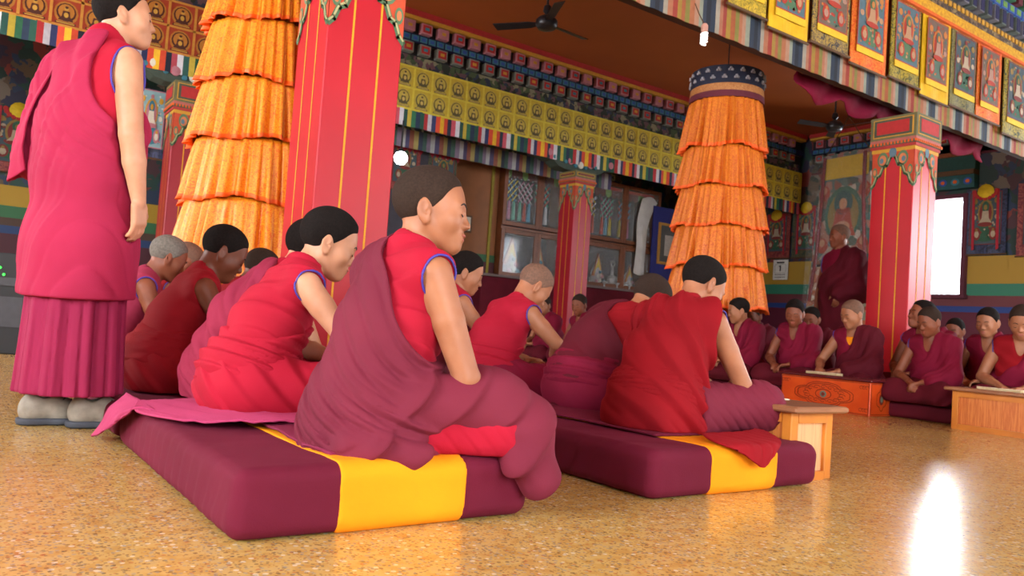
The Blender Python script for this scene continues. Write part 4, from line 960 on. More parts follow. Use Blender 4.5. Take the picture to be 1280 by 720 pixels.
# long prayer books: stacks of loose leaves
PG = mat('paper', 'e8dcc4', .8, 'ddd0b4', 12); PGe = mat('page edge', 'c8b890', .8, 'b8a67c', 60)
def pecha(x, y, z, rz, label, L_=.30, Wd=.085, th=.014, loose=True):
    e = empty('prayer_book', (x, y, z), rz); tag(e, label, 'book', None)
    mb = MB(); mb.box(-L_ / 2, L_ / 2, -Wd / 2, Wd / 2, 0, th, PGe); mb.box(-L_ / 2, L_ / 2, -Wd / 2, Wd / 2, th, th + .0015, PG); mb.build('leaf_stack', e)
    if loose: mb = MB(); mb.box(-L_ / 2 + .01, L_ / 2 + .01, -Wd * 1.6, -Wd * .58, 0.0, .004, PG); mb.build('turned_leaves', e)
    p = Paint((-L_ / 2, -Wd / 2, th + .0015), (1, 0, 0), (0, 1, 0), (0, 0, 1), .0005)
    for i in range(5): p.rect(.03, .012 + i * .014, L_ - .03, .016 + i * .014, P('ink', '4a4038'), 1)
    p.build('text_lines', e)
pecha(2.46, 1.98, .258, PI / 2, 'open white prayer book on the near pine table, by the monk\'s hand', .30); pecha(2.50, 2.42, .258, PI / 2 + .08, 'white prayer book farther back on the near pine table', .28)
pecha(5.52, 3.62, .262, PI / 2, 'white prayer book on the orange painted table', .26, loose=False)
pecha(5.50, 2.35, .27, PI / 2, 'small prayer book on the right pine table near its left end', .26, loose=False)
# spread cloths
o = sheet('spread_cloth', [[(.56, 2.95, .11), (.75, 2.95, .12), (.98, 2.9, .16)], [(.49, 2.62, .155), (.70, 2.62, .162), (1.0, 2.60, .162)], [(.455, 2.42, .150), (.62, 2.30, .165), (.85, 2.15, .170)], [(.52, 2.16, .158), (.64, 2.08, .168), (.80, 2.02, .175)]], MT_pink, amp=.006, freq=40); tag(o, 'faded pink cloth spread on the near left mat under the second monk', 'cloth')
o = sheet('spread_cloth', [[(.50, 2.85, .158), (.50, 2.62, .158), (.50, 2.42, .158)], [(.46, 2.87, .11), (.448, 2.66, .12), (.452, 2.45, .155)], [(.44, 2.90, .05), (.43, 2.72, .07), (.45, 2.48, .14)], [(.42, 2.93, .005), (.425, 2.78, .04), (.448, 2.52, .13)]], MT_pink, 30, 16, amp=.006, freq=40); tag(o, 'pink cloth end hanging to a point off the left side of the near mat', 'cloth')

o = sheet('spread_cloth', [[(.72, 2.30, .155), (.95, 2.32, .16), (1.2, 2.3, .155)], [(.705, 2.05, .158), (.95, 2.05, .165), (1.2, 2.02, .16)], [(.70, 1.82, .156), (.95, 1.80, .160), (1.2, 1.8, .158)], [(.712, 1.66, .153), (.9, 1.66, .155), (1.15, 1.68, .155)]], cloth('plum cloth', '7a2440', '6c1c36'), amp=.007, freq=34); tag(o, 'plum cloth tucked under the nearest monk over the yellow band', 'cloth')

o = sheet('spread_cloth', [[(1.85, 2.80, .152), (2.05, 2.80, .156), (2.3, 2.8, .152)], [(1.84, 2.45, .153), (2.05, 2.45, .158), (2.3, 2.45, .155)], [(1.84, 2.10, .152), (2.05, 2.10, .156), (2.3, 2.1, .155)], [(1.86, 1.80, .149), (2.0, 1.78, .152), (2.2, 1.78, .152)]], MT_mat, amp=.005, freq=34); tag(o, 'maroon cloth lying on the right mat beneath its two monks', 'cloth')

# ------------------------------------------------------------------ cabinets, hangings and things along the far walls
W_cab = mat('cabinet brown wood', '7a4426', .45, '6a3a1e', 6); W_cabd = mat('cabinet dark wood', '4a2416', .5, '3c1c10', 6); c_int = mat('cabinet interior blue', '1c3040', .8, '182838', 4)
M_glass = bpy.data.materials.new('cabinet glass'); M_glass.use_nodes = True
_b = M_glass.node_tree.nodes['Principled BSDF']; _b.inputs['Base Color'].default_value = (.9, .95, .95, 1); _b.inputs['Roughness'].default_value = .05; _b.inputs['Alpha'].default_value = .10; _b.inputs['Specular IOR Level'].default_value = .6
def cabinet(x0, x1, label, y=11.0, dep=.7, z0=1.25, zm=2.12, z1=3.25):
    e = empty('glass_cabinet', ((x0 + x1) / 2, y, 0)); tag(e, label, 'cabinet'); w = (x1 - x0) / 2
    mb = MB(); mb.box(-w, w, .02, dep, 0, z0, W_cabd); mb.box(-w, w, dep - .03, dep, z0, z1, c_int); mb.box(-w, -w + .03, 0, dep, z0, z1, W_cab); mb.box(w - .03, w, 0, dep, z0, z1, W_cab); mb.box(-w, w, 0, dep, z1 - .04, z1, W_cab); mb.build('carcass', e)
    mb = MB(); mb.box(-w + .03, w - .03, .02, dep - .03, zm - .02, zm + .02, W_cab); mb.build('shelf', e); mb = MB(); mb.box(-w, w, -.02, dep - .03, z0, z0 + .05, W_cab); mb.build('shelf', e)
    for za, zb in ((z0 + .05, zm - .03), (zm + .03, z1)):
        for xa, xb in ((-w, 0), (0, w)):
            t = .07; mb = MB(); mb.box(xa, xa + t, -.03, .01, za, zb, W_cab, .006); mb.box(xb - t, xb, -.03, .01, za, zb, W_cab, .006); mb.box(xa + t, xb - t, -.03, .01, za, za + t, W_cab, .006); mb.box(xa + t, xb - t, -.03, .01, zb - t, zb, W_cab, .006)
            d = mb.build('door_frame', e); g = MB(); g.box(xa + t, xb - t, -.012, -.008, za + t, zb - t, M_glass); g.build('glass_pane', d)
    return e
cabinet(7.42, 8.95, 'brown glass cabinet left of and behind the distant red pillar'); cabinet(9.25, 11.1, 'brown glass cabinet right of the distant red pillar')
def tag_col(i): return P('cord %d' % i, ('4a9ac0', 'd8c030', 'c8c8d0', 'b86a90', '5ab8a0', 'c84a40')[i % 6])
def cross_hang(x, z, y=11.2, i=0, w=.30):
    mb = MB(); 
    for k in range(3):
        for s in (-1, 1):
            for q in range(3):
                xa = x - w / 2 + q * w / 3; mb.tube([(xa if s > 0 else xa + w / 3, y - .01 * s, z + k * .12), (xa + w / 3 if s > 0 else xa, y - .01 * s, z + (k + 1) * .12)], .009, tag_col(i + (s > 0)), 5)
    for q in range(3):
        mb.tube([(x - w / 3 + q * w / 3, y, z), (x - w / 3 + q * w / 3, y, z - .06), (x - w / 3 + q * w / 3, y, z - .32)], [.012, .022, .034], tag_col(i + q + 2), 7)
    mb.tube([(x, y, z + .36), (x, y, 3.2)], .006, c_brown, 5)
    o = mb.build('thread_ornament'); return o
for i, (x, lab) in enumerate(((7.72, 'blue lattice thread ornament with tassels at the left end of the left cabinet'), (8.05, 'yellow and white lattice thread ornament in the middle of the left cabinet'), (8.42, 'white lattice thread ornament beside the distant pillar'),
                              (9.52, 'lattice thread ornament at the left end of the right cabinet'), (9.95, 'second lattice thread ornament in the right cabinet'), (10.4, 'third lattice thread ornament in the right cabinet, near the white scarf'))):
    tag(cross_hang(x, 2.62, 11.25, i * 2 + (i > 2)), lab, 'ornament', 'lattice thread ornaments in the cabinets')
for x0, x1, lab in ((7.5, 8.87, 'left'), (9.33, 11.0, 'right')):
    mb = MB(); n = 40; vs = []; fs = []
    mb.box(x0, x1, 11.08, 11.09, 3.06, 3.18, c_red)
    for i in range(12):
        a = x0 + (x1 - x0) * i / 12; b = a + (x1 - x0) / 12; pts = [(a + (b - a) * k / 8, 11.07, 3.02 - .05 * math.sin(PI * k / 8)) for k in range(9)]
        mb.add(pts + [(b, 11.07, 3.12), (a, 11.07, 3.12)], [tuple(range(11))], c_mar if i % 3 else c_lgreen)
    o = mb.build('scalloped_pelmet'); tag(o, 'red and green scalloped cloth inside the top of the %s cabinet' % lab, 'pelmet')
def torma(x, label, y=11.25, z=1.30, s=1.0, c=c_yel):
    e = empty('torma', (x, y, z), 0, s); tag(e, label, 'ritual sculpture', 'butter sculptures in the glass cabinets')
    mb = MB(); mb.lathe([(.09, 0), (.12, .02), (.10, .08), (.12, .12), (.09, .22), (.10, .26), (.07, .36), (.03, .44)], (0, 0, 0), P('butter white', 'b8b0b0'), 16); mb.build('base_cone', e, True)
    mb = MB(); mb.add([(-.13, -.06, .20), (.13, -.06, .20), (0, -.06, .62), (-.13, -.03, .20), (.13, -.03, .20), (0, -.03, .62)], [(0, 1, 2), (5, 4, 3), (0, 3, 4, 1), (1, 4, 5, 2), (2, 5, 3, 0)], P('torma orange', 'b87040'))
    mb.add([(-.09, -.065, .25), (.09, -.065, .25), (0, -.065, .55)], [(0, 1, 2)], c); mb.add([(-.045, -.068, .27), (.045, -.068, .27), (0, -.068, .42)], [(0, 1, 2)], c_lgreen); mb.build('painted_panel', e)
    mb = MB()
    for j, (dx, dz) in enumerate(((0, .12), (-.08, .10), (.08, .10), (-.05, .2), (.05, .2), (0, .28), (-.09, .02), (.09, .02))): mb.lathe([(.035, -.13), (.03, -.145), (.01, -.15)], (dx, 0, dz), (c_white, c_pink, c_teal)[j % 3], 10, 'y')
    mb.build('butter_flowers', e)
    return e
torma(7.80, 'tall pointed offering with yellow green panel at the left of the left cabinet', s=1.1); torma(8.38, 'tall pointed offering with pale panel right next to the distant pillar', s=1.1, c=P('pale tri', 'a8a070'))
torma(9.78, 'pointed offering with yellow panel in the right cabinet'); torma(10.6, 'smaller pointed offering farther right in the right cabinet', s=.8)
e = empty('small_stupa', (10.15, 11.2, 1.30)); tag(e, 'small silver stupa ornament in the right cabinet', 'stupa'); SV = mat('silver', 'b8b8b8', .35, metal=.6)
mb = MB(); mb.lathe([(.13, 0), (.13, .04), (.10, .04), (.10, .08), (.07, .08), (.10, .16), (.09, .22), (.03, .26)], (0, 0, 0), SV, 20); mb.build('dome', e, True)
mb = MB(); mb.lathe([(.028, .26), (.03, .3), (.018, .42)], (0, 0, 0), SV, 12); pts = [(.05 * math.cos(t * PI / 8), 0, .47 + .05 * math.sin(t * PI / 8)) for t in range(16)]; mb.tube(pts, .012, SV, 6, closed=True); mb.build('spire', e, True)
o = sheet('ceremonial_scarf', [[(10.55, 10.93, 3.05), (10.75, 10.90, 3.10), (10.95, 10.93, 3.02)], [(10.42, 10.9, 2.6), (10.55, 10.86, 2.65), (10.72, 10.9, 2.6)], [(10.44, 10.9, 2.1), (10.55, 10.86, 2.1), (10.68, 10.9, 2.12)], [(10.40, 10.9, 1.62), (10.52, 10.86, 1.58), (10.68, 10.9, 1.62)]], cloth('white silk scarf', 'c8c4c0', 'b0acaa'), 24, 50, amp=.02, freq=30, d=(1, 0, .2)); tag(o, 'long white ceremonial scarf hanging left of the blue mounted picture', 'scarf')
e = empty('framed_picture', (11.25, 10.88, 1.7)); tag(e, 'gold framed picture on a deep blue mount behind the right orange banner', 'picture')
mb = MB(); mb.box(-.42, .42, 0, .03, -.2, 1.25, P('mount blue', '20246a')); mb.build('mount', e); mb = MB(); mb.box(-.28, .28, -.03, 0, .15, .95, P('frame gold', 'a87830')); mb.box(-.23, .23, -.034, -.03, .20, .90, P('picture dark', '4a4a48')); mb.box(-.12, .12, -.037, -.034, .32, .72, P('picture figure', 'a09890')); mb.build('gold_frame', e)
# board wall left of the cabinets
e = empty('board_partition', (6.95, 11.1, 0)); tag(e, 'plain brown board partition left of the glass cabinets', 'partition')
BW = mat('brown board', '8a5228', .6, '7c4820', 3)
mb = MB(); mb.box(-.72, .44, 0, .05, 0, 3.3, BW); mb.build('board', e); mb = MB(); mb.box(.28, .33, -.02, 0, 0, 3.3, P('olive batten', '8a7a20')); mb.box(-.72, -.66, -.02, 0, 0, 3.3, W_cab); mb.build('batten', e)
mb = MB(); mb.box(-.72, .44, -.012, 0, 1.50, 1.62, P('partition green', '2f5a38')); mb.box(-.72, .44, -.012, 0, 0, 1.5, P('partition maroon', '4a1820')); mb.build('lower_band', e)
e = empty('wall_notice', (6.78, 11.07, 2.08)); tag(e, 'small white notice on the brown board partition', 'notice'); mb = MB(); mb.box(-.10, .10, -.015, .02, -.14, .14, c_brown); mb.box(-.07, .07, -.02, -.015, -.11, .11, c_white); mb.build('sheet_frame', e)
# dark altar bench in front of the cabinets
e = empty('altar_bench', (8.6, 10.55, 0)); tag(e, 'long dark red altar bench in front of the glass cabinets', 'bench'); mb = MB(); mb.box(-1.9, 2.4, -.18, .18, 0, 1.22, MT_darkm, .01); mb.build('bench_body', e); mb = MB(); mb.box(-1.95, 2.45, -.22, .2, 1.22, 1.26, P('bench top', '6a5a58')); mb.build('bench_top', e)
for i, x in enumerate((7.6, 9.35, 9.65, 9.95, 10.3, 10.62)):
    mb = MB(); mb.lathe([(.02, 0), (.035, .004), (.012, .02), (.012, .05), (.045, .09), (.048, .10), (.040, .10)], (x, 10.5, 1.26), SV, 16); tag(mb.build('offering_cup', None, True), 'silver offering cup on the altar bench, %s' % ('leftmost, beyond the shaven monk', 'first right of the far pillar', 'second right of the far pillar', 'third right of the far pillar', 'fourth right of the far pillar', 'rightmost, by the white scarf')[i], 'cup', 'offering cups on the altar bench')
# small glaring lamp by the near pillar
e = empty('wall_lamp', (4.66, 9.36, 2.55)); tag(e, 'small glaring white lamp right of the near red pillar', 'lamp'); mb = MB(); mb.lathe([(.0, -.085), (.05, -.075), (.085, -.03), (.09, .02), (.06, .07), (.02, .09)], (0, 0, 0), mat('lamp glow', 'f4faff', .5, 'f4faff', emit=14), 20); mb.build('globe', e, True)
mb = MB(); mb.tube([(0, 0, .08), (0, 0, .5)], .012, c_black, 8); mb.lathe([(.03, .07), (.045, .09), (.03, .12)], (0, 0, 0), c_black, 12); mb.build('stem', e)
# hangings on the walls
def wallhang(cx, w, z0, z1, y, br, label, pal, rz=0, loc=None, ribbons=True):
    r = thangka(cx - w / 2, cx + w / 2, y, z0, z1, br, label, pal, pz=.16, yel=False)
    if loc: r.location = loc; r.rotation_euler = (0, 0, rz)
    if ribbons:
        for s in (-1, 1):
            mb = MB(); H = z1 - z0; x = s * w * .30; mb.add([(x - .02, -.035, H), (x + .02, -.035, H), (x + .035, -.04, H * .08), (x - .005, -.04, H * .06), (x - .02, -.03, H), (x + .02, -.03, H), (x + .035, -.035, H * .08), (x - .005, -.035, H * .06)], [(0, 3, 2, 1), (4, 5, 6, 7), (0, 4, 7, 3), (1, 2, 6, 5), (3, 7, 6, 2)], P('ribbon red', 'a82030')); mb.build('ribbon', r)
        mb = MB(); mb.lathe([(.02, -.09), (.10, -.06), (.13, -.04), (.06, -.035)], (0, 0, H - .04), P('rosette yellow', 'd8b81c'), 12, 'y')
        for q in range(9): a = PI + PI * q / 8; mb.lathe([(.035, -.05), (.03, -.06)], (.17 * math.cos(a), 0, H - .03 + .12 * math.sin(a)), c_red, 8, 'y')
        mb.build('rosette', r)
    return r
br_red = brocade('wall red', '6a1c28', '9a4a3c', 12); br_gn = brocade('wall green', '24382c', '5a5030', 12); br_bl = brocade('wall blue', '1c2438', '3c4468', 12)
for i, (yy, w, za, zb, br, lab) in enumerate(((10.1, .62, 2.2, 3.1, br_red, 'hanging scroll with red ribbons above the calendar, left of the other'), (9.42, .62, 2.2, 3.2, br_gn, 'hanging scroll with yellow rosette beside the great painted hanging'), (6.12, .62, 2.15, 3.2, br_bl, 'hanging scroll with red ribbons right of the bright window'), (5.3, .7, 2.1, 3.25, br_red, 'hanging scroll at the right edge of the picture beyond the window'))):
    wallhang(0, w, za, zb, 0, br, lab, palC, -PI / 2, (13.54, yy, za))
wallhang(.62, .8, 2.2, 3.15, 13.8, br_red, 'hanging scroll with yellow rosette on the left wall behind the standing monk', palC)
wallhang(1.72, .36, 2.1, 2.9, 9.9, br_bl, 'blue brocade scroll hanging right of the standing monk\'s shoulder', (P('lt blue', '8ab0b8'), c_gold, c_pink, c_teal, c_white), ribbons=False)
mb = MB(); mb.tube([(1.6, 9.9, 2.9), (1.72, 9.9, 3.9), (1.84, 9.9, 2.9)], .006, c_brown, 6); mb.build('hanging_cord', [o_ for o_ in C.objects if o_.get('label', '').startswith('blue brocade scroll')][0]).matrix_parent_inverse = Matrix.Translation((-1.72, -9.9, -2.1))
wallhang(5.35, .5, 2.35, 3.1, 10.6, br_red, 'dim scroll with red pelmet hanging just right of the glaring lamp', palC, ribbons=False); wallhang(6.0, .5, 2.3, 3.05, 10.6, br_gn, 'dim scroll with red pelmet left of the brown board partition', palC, ribbons=False)
for x in (5.35, 6.0):
    mb = MB(); 
    for q in range(6): a = x - .27 + q * .09; mb.add([(a, 10.55, 3.12), (a + .09, 10.55, 3.12), (a + .09, 10.55, 2.98), (a + .045, 10.55, 2.92), (a, 10.55, 2.98)], [(0, 4, 3, 2, 1)], P('frill red', '9a1c34'))
    mb.box(x - .27, x + .27, 10.55, 10.57, 3.0, 3.14, P('frill red', '9a1c34')); tag(mb.build('red_frill'), 'red pointed frill over the dim scroll %s' % ('next to the glaring lamp' if x < 5.5 else 'by the brown partition'), 'pelmet')
mb = MB(); mb.box(3.4, 9.3, 10.34, 10.5, 3.12, 4.6, M_flor); struct(mb.build('trim_5'))
mb = MB(); mb.box(3.4, 6.2, 10.62, 10.70, 0, 3.4, P('dim partition', '3c3a44')); struct(mb.build('wall_inner'))
# the great painted hanging behind glass, left of the right pillar
e = empty('great_scroll', (12.75, 8.14, .9), -PI / 2 - .12); tag(e, 'huge painted silk hanging behind clear sheet with red ribbons, left of the right pillar', 'scroll painting')
BG = ramp_mat('mural pale', [(0, '4a5a50'), (.2, '8a5848'), (.35, 'a09080'), (.5, '5a7068'), (.68, 'a07060'), (.82, '4c6a68'), (.93, 'c0b0a0')], 9, interp='CONSTANT'); BL = ramp_mat('mural lower', [(0, '8a4a38'), (.25, 'c0a890'), (.5, 'b06848'), (.7, '8a8a78'), (.85, 'd0c0a8')], 11, interp='CONSTANT')
mb = MB(); mb.add([(-.75, 0, 0), (.62, 0, 0), (.50, 0, 3.05), (-.48, 0, 3.05), (-.75, .03, 0), (.62, .03, 0), (.50, .03, 3.05), (-.48, .03, 3.05)], [(0, 1, 2, 3), (7, 6, 5, 4), (0, 4, 5, 1), (1, 5, 6, 2), (2, 6, 7, 3), (3, 7, 4, 0)], BG); mb.build('silk_backing', e)
p = Paint((0, -.004, 0), (1, 0, 0), (0, 0, 1), (0, -1, 0), .004)
p.rect(-.46, 2.60, .48, 2.98, c_yel, 1); p.poly([(-.72, 0), (.60, 0), (.56, 1.02), (-.64, 1.02)], BL, 1); p.rect(-.62, 1.02, .54, 1.07, c_black, 2)
p.ell(0, 1.95, .40, .50, P('halo green', '3c6a58'), 2); p.ell(0, 1.93, .33, .42, P('halo gold', '8a7440'), 3); p.poly([(-.28, 1.55), (.28, 1.55), (.2, 1.75), (.14, 2.05), (-.14, 2.05), (-.2, 1.75)], P('fig red', 'a84a38'), 4); p.ell(0, 2.13, .085, .10, P('fig skin', 'c08a68'), 5); p.ell(0, 1.72, .16, .1, P('fig skin', 'c08a68'), 5); p.ell(0, 2.15, .2, .22, P('halo teal', '2f5a58'), 4)
for sx_ in (-1, 1):
    for cz in (1.4, 2.35): p.ell(sx_ * .42, cz, .12, .14, P('fig red', 'a84a38'), 2); p.ell(sx_ * .42, cz + .05, .06, .07, P('fig skin', 'c08a68'), 3)
p.build('painting', e)
mb = MB(); mb.tube([(-.45, .01, 3.04), (0, .01, 3.7), (.47, .01, 3.04)], .01, c_brown, 6); mb.build('hanging_cord', e)
for s in (-1, 1):
    mb = MB(); pts = [(s * .42, -.05, 3.0), (s * .44, -.06, 2.2), (s * .50, -.05, 1.3), (s * .62, -.05, .4)]; mb.tube(pts, .03, P('ribbon dark red', '7a1c2c'), 6); mb.build('ribbon', e)
g = MB(); nx = 14
vs = [(-.7 + 1.3 * i / nx, -.12 - .012 * math.sin(i * 1.9 + j), 3.0 * j / 14) for j in range(15) for i in range(nx + 1)]; g.add(vs, [(j * (nx + 1) + i, j * (nx + 1) + i + 1, (j + 1) * (nx + 1) + i + 1, (j + 1) * (nx + 1) + i) for j in range(14) for i in range(nx)], M_glass); g.build('clear_sheet', e, True)
# calendar with a 1 on it
e = empty('calendar', (13.57, 9.98, 1.77), -PI / 2); tag(e, 'white wall calendar on the yellow band right of the orange banner', 'calendar')
mb = MB(); mb.box(-.17, .17, -.02, 0, 0, .40, P('calendar white', 'e0e0da')); mb.build('calendar_sheet', e)
p = Paint((-.17, -.021, 0), (1, 0, 0), (0, 0, 1), (0, -1, 0), .002); p.rect(.08, .33, .26, .36, c_black, 1); p.rect(.155, .17, .185, .29, c_black, 1); p.rect(.135, .26, .155, .28, c_black, 1); p.frame(.04, .13, .30, .31, .006, c_grey, 1)
for k in range(6): p.rect(.05 + k * .042, .09, .075 + k * .042, .11, c_black, 1); p.rect(.05 + k * .042, .04, .075 + k * .042, .06, c_black, 1)
p.build('printed_date', e)
# carved cloud heads painted above the window
e = empty('window_pelmet', (13.5, 6.78, 3.17), -PI / 2); tag(e, 'painted pelmet board with scroll ends above the bright window', 'pelmet')
mb = MB(); mb.box(-.5, .5, -.06, .1, .08, .30, P('pelmet teal', '24585c')); mb.box(-.5, .5, -.09, .1, .30, .38, c_brown); mb.box(-.52, .52, -.10, .1, .62, .68, P('pelmet rust', '8a4a28')); mb.box(-.5, .5, -.04, .1, .38, .62, P('pelmet green', '1f4a44')); mb.build('board', e)
p = Paint((-.5, -.062, .08), (1, 0, 0), (0, 0, 1), (0, -1, 0), .003)
for k in range(5): p.ell(.1 + k * .2, .11, .07, .06, (c_blue, c_teal)[k % 2], 1); p.ell(.1 + k * .2, .11, .035, .03, c_orange, 2)
for sx_ in (.15, .85): p.ell(sx_, .72, .13, .12, c_grey, 1, 16, 0, PI); p.ell(sx_, .72, .08, .07, P('pelmet rust', '8a4a28'), 2, 16, 0, PI)
p.build('painted_scrolls', e)
# equipment with indicator lights at far left
e = empty('amplifier_rack', (.36, 7.1, 0), -.5); tag(e, 'black amplifier with red and green lights at the left edge', 'amplifier'); mb = MB(); mb.box(-.22, .22, -.18, .18, .0, .74, c_black, .008); mb.build('housing', e)
for k, c in enumerate(('e02020', '30d040', '30d040', 'c0d020', '30d040', '30d040')):
    mb = MB(); x_ = -.16 + (k % 3) * .09 + (0 if k < 3 else .03); z_ = .63 - (.05 if k > 2 else 0); mb.lathe([(.010, -.182), (.008, -.188)], (x_, 0, z_), mat('led ' + c, c, .4, c, emit=3), 8, 'y'); mb.build('indicator_light', e)
mb = MB(); mb.box(-.2, .2, -.186, -.18, .50, .56, P('panel grey', '3a3a40')); mb.box(-.2, .2, -.186, -.18, .2, .42, P('panel grey', '3a3a40')); mb.build('front_panel', e)

# ------------------------------------------------------------------ the monks
WC = dict(a=(.06, -.07, .0), ra=(.17, .13, .15), b=(.04, -.03, -.06), rb=(.155, .14, .18))
E_ = lambda t, *a: (t, rc(*a))
# near left row
person('monk', 'young monk in a big maroon shawl with bare right arm, the nearest seated figure', (.89, 1.80, .145), 0., s=.90, lean=.17, head=(-.60, .05, -.02), hs=1.07,
       sk=SK_tan, hair=HR_brown, hth=.004, rE=(.14, -.215, .205), rH=(.27, -.13, .13), wrap=MT_maroon, wrapcut=WC, h=.0045, hb=.0042, seed=3, wfreq=56, kneeh=-.015, knees=(.27, .20), wr=.198, skirt_amp=.5, skirt_clip=.06,
       extra=[E_('shawl', (.02, -.17, .15), (.24, -.21, .14), .065, .075), E_('shawl', (.24, -.20, .15), (.32, -.22, .08), .085, .10), E_('shawl', (.31, -.25, .06), (.345, -.29, -.05), .085, .05), E_('shawl', (.27, -.295, -.01), (.34, -.295, -.05), .04, .045), E_('shawl', (.0, -.185, .13), (.24, -.225, .12), .06, .06), E_('drop', (0, 0, 0), (0, 0, 0), .01, .01),
              E_('shawl', (.22, -.165, .19), (.27, -.16, .17), .05, .05), E_('shawl', (-.14, -.15, .03), (-.02, -.24, .012), .05, .025), E_('shawl', (-.10, -.20, .03), (.02, -.25, .012), .04, .02)])
person('monk', 'monk in bright crimson vest with blue armhole piping, bending forward behind the nearest one', (.76, 2.42, .150), -.1, s=.86, lean=.44, head=(-.2, .35, 0), hs=1.07,
       sk=SK_light, hair=HR_black, hth=.009, waist=MT_vest, h=.006, hb=.005, seed=8, rE=(.24, -.24, .30), rH=(.36, -.14, .12), knees=(.30, .22))
person('monk', 'monk with a mauve shawl over his back, half hidden behind the blue piped vest', (.84, 2.88, .13), -.05, s=.92, lean=.5, head=(0, .45, 0), hs=1.07,
       sk=SK_light, hair=HR_black, hth=.009, skirt=MT_mauve, wrap=MT_mauve, wrapcut=dict(a=(.06, -.06, .02), ra=(.11, .12, .12), b=(.02, .0, .0), rb=(.12, .1, .12)), h=.008, seed=13, wfreq=38)
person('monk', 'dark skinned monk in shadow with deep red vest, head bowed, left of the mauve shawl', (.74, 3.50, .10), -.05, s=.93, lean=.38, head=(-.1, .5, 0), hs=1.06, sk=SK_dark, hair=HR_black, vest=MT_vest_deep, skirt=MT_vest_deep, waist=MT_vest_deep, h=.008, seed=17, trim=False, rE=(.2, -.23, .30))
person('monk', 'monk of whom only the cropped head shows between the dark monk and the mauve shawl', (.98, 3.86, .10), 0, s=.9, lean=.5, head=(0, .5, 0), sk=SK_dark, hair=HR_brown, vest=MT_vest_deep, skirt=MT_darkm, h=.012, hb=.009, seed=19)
person('monk', 'monk with a grey shaven head sitting just right of the standing monk', (.66, 4.35, .10), -.1, s=.95, lean=.45, head=(.1, .4, 0), sk=SK_brown, hair=HR_grey, vest=MT_mauve, skirt=MT_mauve, h=.011, hb=.008, seed=23)
person('monk', 'half hidden monk between the grey shaven head and the dark monk', (.88, 4.80, .10), 0, s=.95, lean=.4, head=(0, .4, 0), sk=SK_brown, hair=HR_shaven, vest=MT_vest_deep, skirt=MT_darkm, h=.012, hb=.009, seed=29)
person('monk', 'farthest monk of the left row, small dark head by the standing monk\'s hand', (.62, 5.2, .0), 0, s=.95, lean=.35, head=(0, .3, 0), sk=SK_brown, hair=HR_black, vest=MT_mauve, skirt=MT_mauve, h=.014, hb=.009, seed=31)
# second row
person('monk', 'deep red robed monk seen from behind, leaning over his book on the right mat', (2.03, 1.97, .14), .12, s=.86, lean=.50, head=(-.35, .62, -.1), hs=1.04,
       sk=SK_tan, hair=HR_black, hth=.006, vest=MT_vest_deep, skirt=MT_maroon, waist=MT_vest_deep, h=.0055, hb=.0048, seed=37, rE=(.27, -.22, .20), rH=(.42, -.06, .17), knees=(.36, .24), kneeh=.03, kneedir=(.6, -.5, .7),
       wrap=MT_vest_deep, wrapcut=dict(a=(.10, -.10, -.06), ra=(.10, .10, .14), b=(.05, -.04, -.04), rb=(.10, .12, .15)), wfreq=34, wr=.195, skirt_clip=.05)
person('monk', 'monk hunched far forward, dark maroon folded shawl across his back', (2.15, 2.48, .14), .05, s=.92, lean=.78, head=(-.1, .75, 0), hs=1.05,
       sk=SK_tan, hair=HR_brown, hth=.004, vest=MT_vest_deep, skirt=MT_wine, waist=MT_wine, wrap=MT_darkm, wrapcut=dict(a=(-.02, -.11, .0), ra=(.20, .14, .18), b=(.0, -.04, -.03), rb=(.20, .15, .2)), h=.007, hb=.0055, seed=41, wfreq=42, rE=(.33, -.24, .26), rH=(.45, -.05, .15))
person('monk', 'shaven monk in a crimson vest with blue piping, middle distance, head bowed right', (2.10, 3.16, .12), .0, s=.91, lean=.52, head=(-.2, .75, 0), hs=1.04,
       sk=SK_tan, hair=HR_shaven, hth=.003, waist=MT_vest, skirt=MT_wine, h=.008, hb=.006, seed=43, rE=(.27, -.24, .30), rH=(.40, -.08, .16))
person('monk', 'black haired monk in profile seen between the nearest monk and the shaven one', (2.20, 3.82, .12), -.15, s=.95, lean=.26, head=(-.35, .35, 0), hs=1.03, sk=SK_tan, hair=HR_black, hth=.009, waist=MT_vest, h=.009, hb=.0065, seed=47, rE=(.2, -.22, .30))
# the row that faces them across the hall
FC = PI
def far(label, x, y, yaw, head, sk=SK_brown, hair=HR_brown, vest=MT_wine, wrap=MT_wine, skirt=MT_darkm, s=.98, lean=.2, seed=50, hth=.004, h=.010, hb=.0068, z=.115, **k):
    k.setdefault('knees', (.28, .19)); k.setdefault('rE', (.10, -.24, .25)); k.setdefault('rH', (.28, -.10, .20))
    k.setdefault('wrapcut', dict(a=(.06, -.05, -.02), ra=(.11, .08, .16), b=(.06, -.02, -.06), rb=(.12, .11, .17)))
    return person('monk', label, (x, y, z), FC + yaw, s=s, lean=lean, head=head, sk=sk, hair=hair, hth=hth, vest=vest, wrap=wrap, skirt=skirt, h=h, hb=hb, seed=seed, **k)
far('monk in a maroon shawl over a yellow undershirt behind the orange table', 5.95, 3.60, -.0, (-.25, .35, 0), SK_tan, HR_shaven, wrap=MT_darkm, s=.95, seed=51, undershirt=MT_yellow, rE=(.14, -.27, .25), rH=(.32, -.15, .19), lH=(.34, .02, .18), curl=1.1)
far('monk with clasped hands sitting between the orange table and the right pine table', 5.86, 2.95, .0, (-.25, .35, 0), SK_brown, HR_brown, s=.89, seed=53, rE=(.13, -.24, .22), rH=(.30, -.05, .17), lH=(.30, .05, .17), curl=.9, rdir=(.5, .6, -.2), ldir=(.5, -.6, -.2))
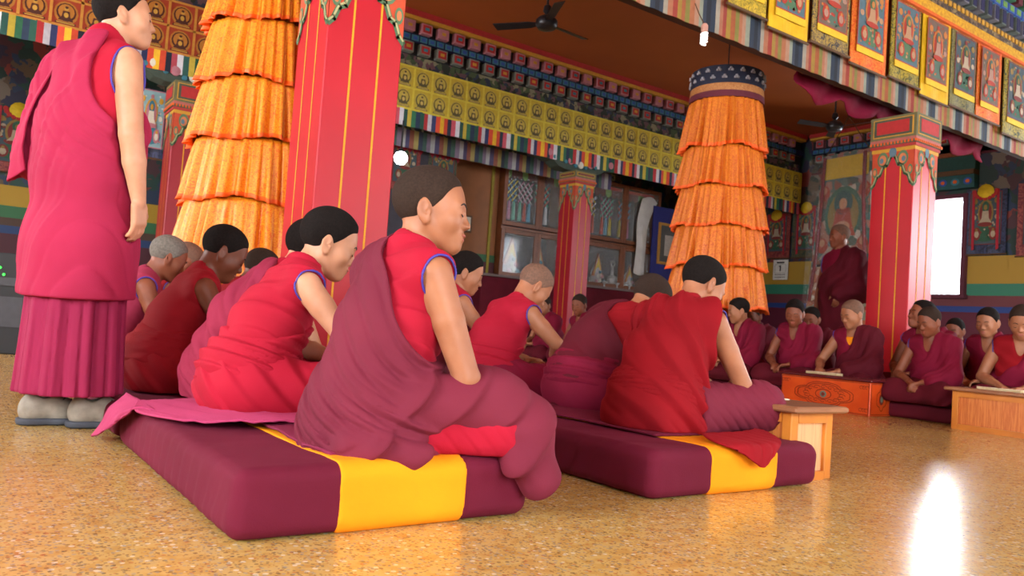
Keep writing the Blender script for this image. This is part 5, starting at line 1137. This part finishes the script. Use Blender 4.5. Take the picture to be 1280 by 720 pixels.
far('monk with eyes lowered at the right edge behind the pine table', 5.82, 2.36, .25, (.05, .45, 0), SK_tan, HR_brown, MT_vest_deep, MT_wine, s=.92, seed=55)
far('monk facing the camera with short black hair left of the yellow shirted monk', 6.0, 4.18, .15, (.25, .35, 0), SK_brown, HR_black, hth=.008, s=.95, seed=57)
far('monk turned left in profile at the left end of the far row', 5.9, 4.66, -.1, (-.5, .25, 0), SK_tan, HR_black, hth=.008, s=.95, seed=59)
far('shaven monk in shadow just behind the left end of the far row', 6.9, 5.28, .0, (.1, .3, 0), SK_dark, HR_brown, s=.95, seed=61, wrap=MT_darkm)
far('monk of whom the face shows between the two middle monks of the far row', 6.62, 4.42, .0, (.2, .3, 0), SK_brown, HR_black, s=.92, seed=63, wrap=MT_darkm)
far('monk looking up to the left behind the clasped hands monk', 6.42, 3.28, -.1, (-.45, -.15, 0), SK_brown, HR_black, hth=.008, s=1.0, seed=65, wrap=MT_wine)
far('small monk by the wall right of the one looking up', 6.75, 3.20, .0, (.0, .2, 0), SK_brown, HR_black, s=.85, seed=67)
far('monk half hidden behind the one at the right edge', 6.55, 2.86, .0, (.0, .25, 0), SK_tan, HR_black, s=.95, seed=69)
far('distant monk facing the camera between the shaven monk and the far pillar', 5.64, 7.2, .0, (.35, .2, 0), SK_tan, HR_brown, vest=MT_vest_deep, s=.95, seed=71, z=.1, h=.014, hb=.009)
far('distant monk of whom the head top shows by the foot of the far pillar', 5.75, 6.7, .0, (.3, .3, 0), SK_brown, HR_brown, s=.98, seed=73, z=.1, h=.014, hb=.009)
standing('monk', 'monk standing at the left with his back turned and his right arm bare', (.37, 3.20, 0), .42, .965, head=(-.55, -.05, 0), shoes=True, wrap=cloth('rose wine cloth', '9c2244', '901e3e'), low=cloth('rose wine cloth low', '8c2044', '801c3e'), vest=MT_vest, neckfwd=.03)
standing('monk', 'monk standing in the doorway shade left of the right red pillar', (7.75, 4.95, 0), PI * .95, 1.07, head=(-.3, .1, 0), sk=SK_brown, hair=HR_shaven, vest=MT_wine, wrap=MT_darkm, low=MT_darkm, h=.012, shoes=True, simple=True)
# shawl end over the edge of the right mat
o = sheet('shawl_end', [[(1.98, 1.72, .165), (2.10, 1.70, .17), (2.22, 1.72, .17), (2.36, 1.80, .165)], [(1.93, 1.64, .158), (2.04, 1.63, .162), (2.14, 1.63, .160), (2.27, 1.66, .158)], [(1.93, 1.578, .150), (2.02, 1.560, .150), (2.10, 1.556, .148), (2.18, 1.568, .150)], [(1.98, 1.558, .13), (2.03, 1.545, .10), (2.07, 1.543, .085), (2.10, 1.548, .11)]], MT_vest_deep, amp=.008, freq=26)
tag(o, 'dark red shawl end hanging over the yellow band of the right mat', 'cloth')
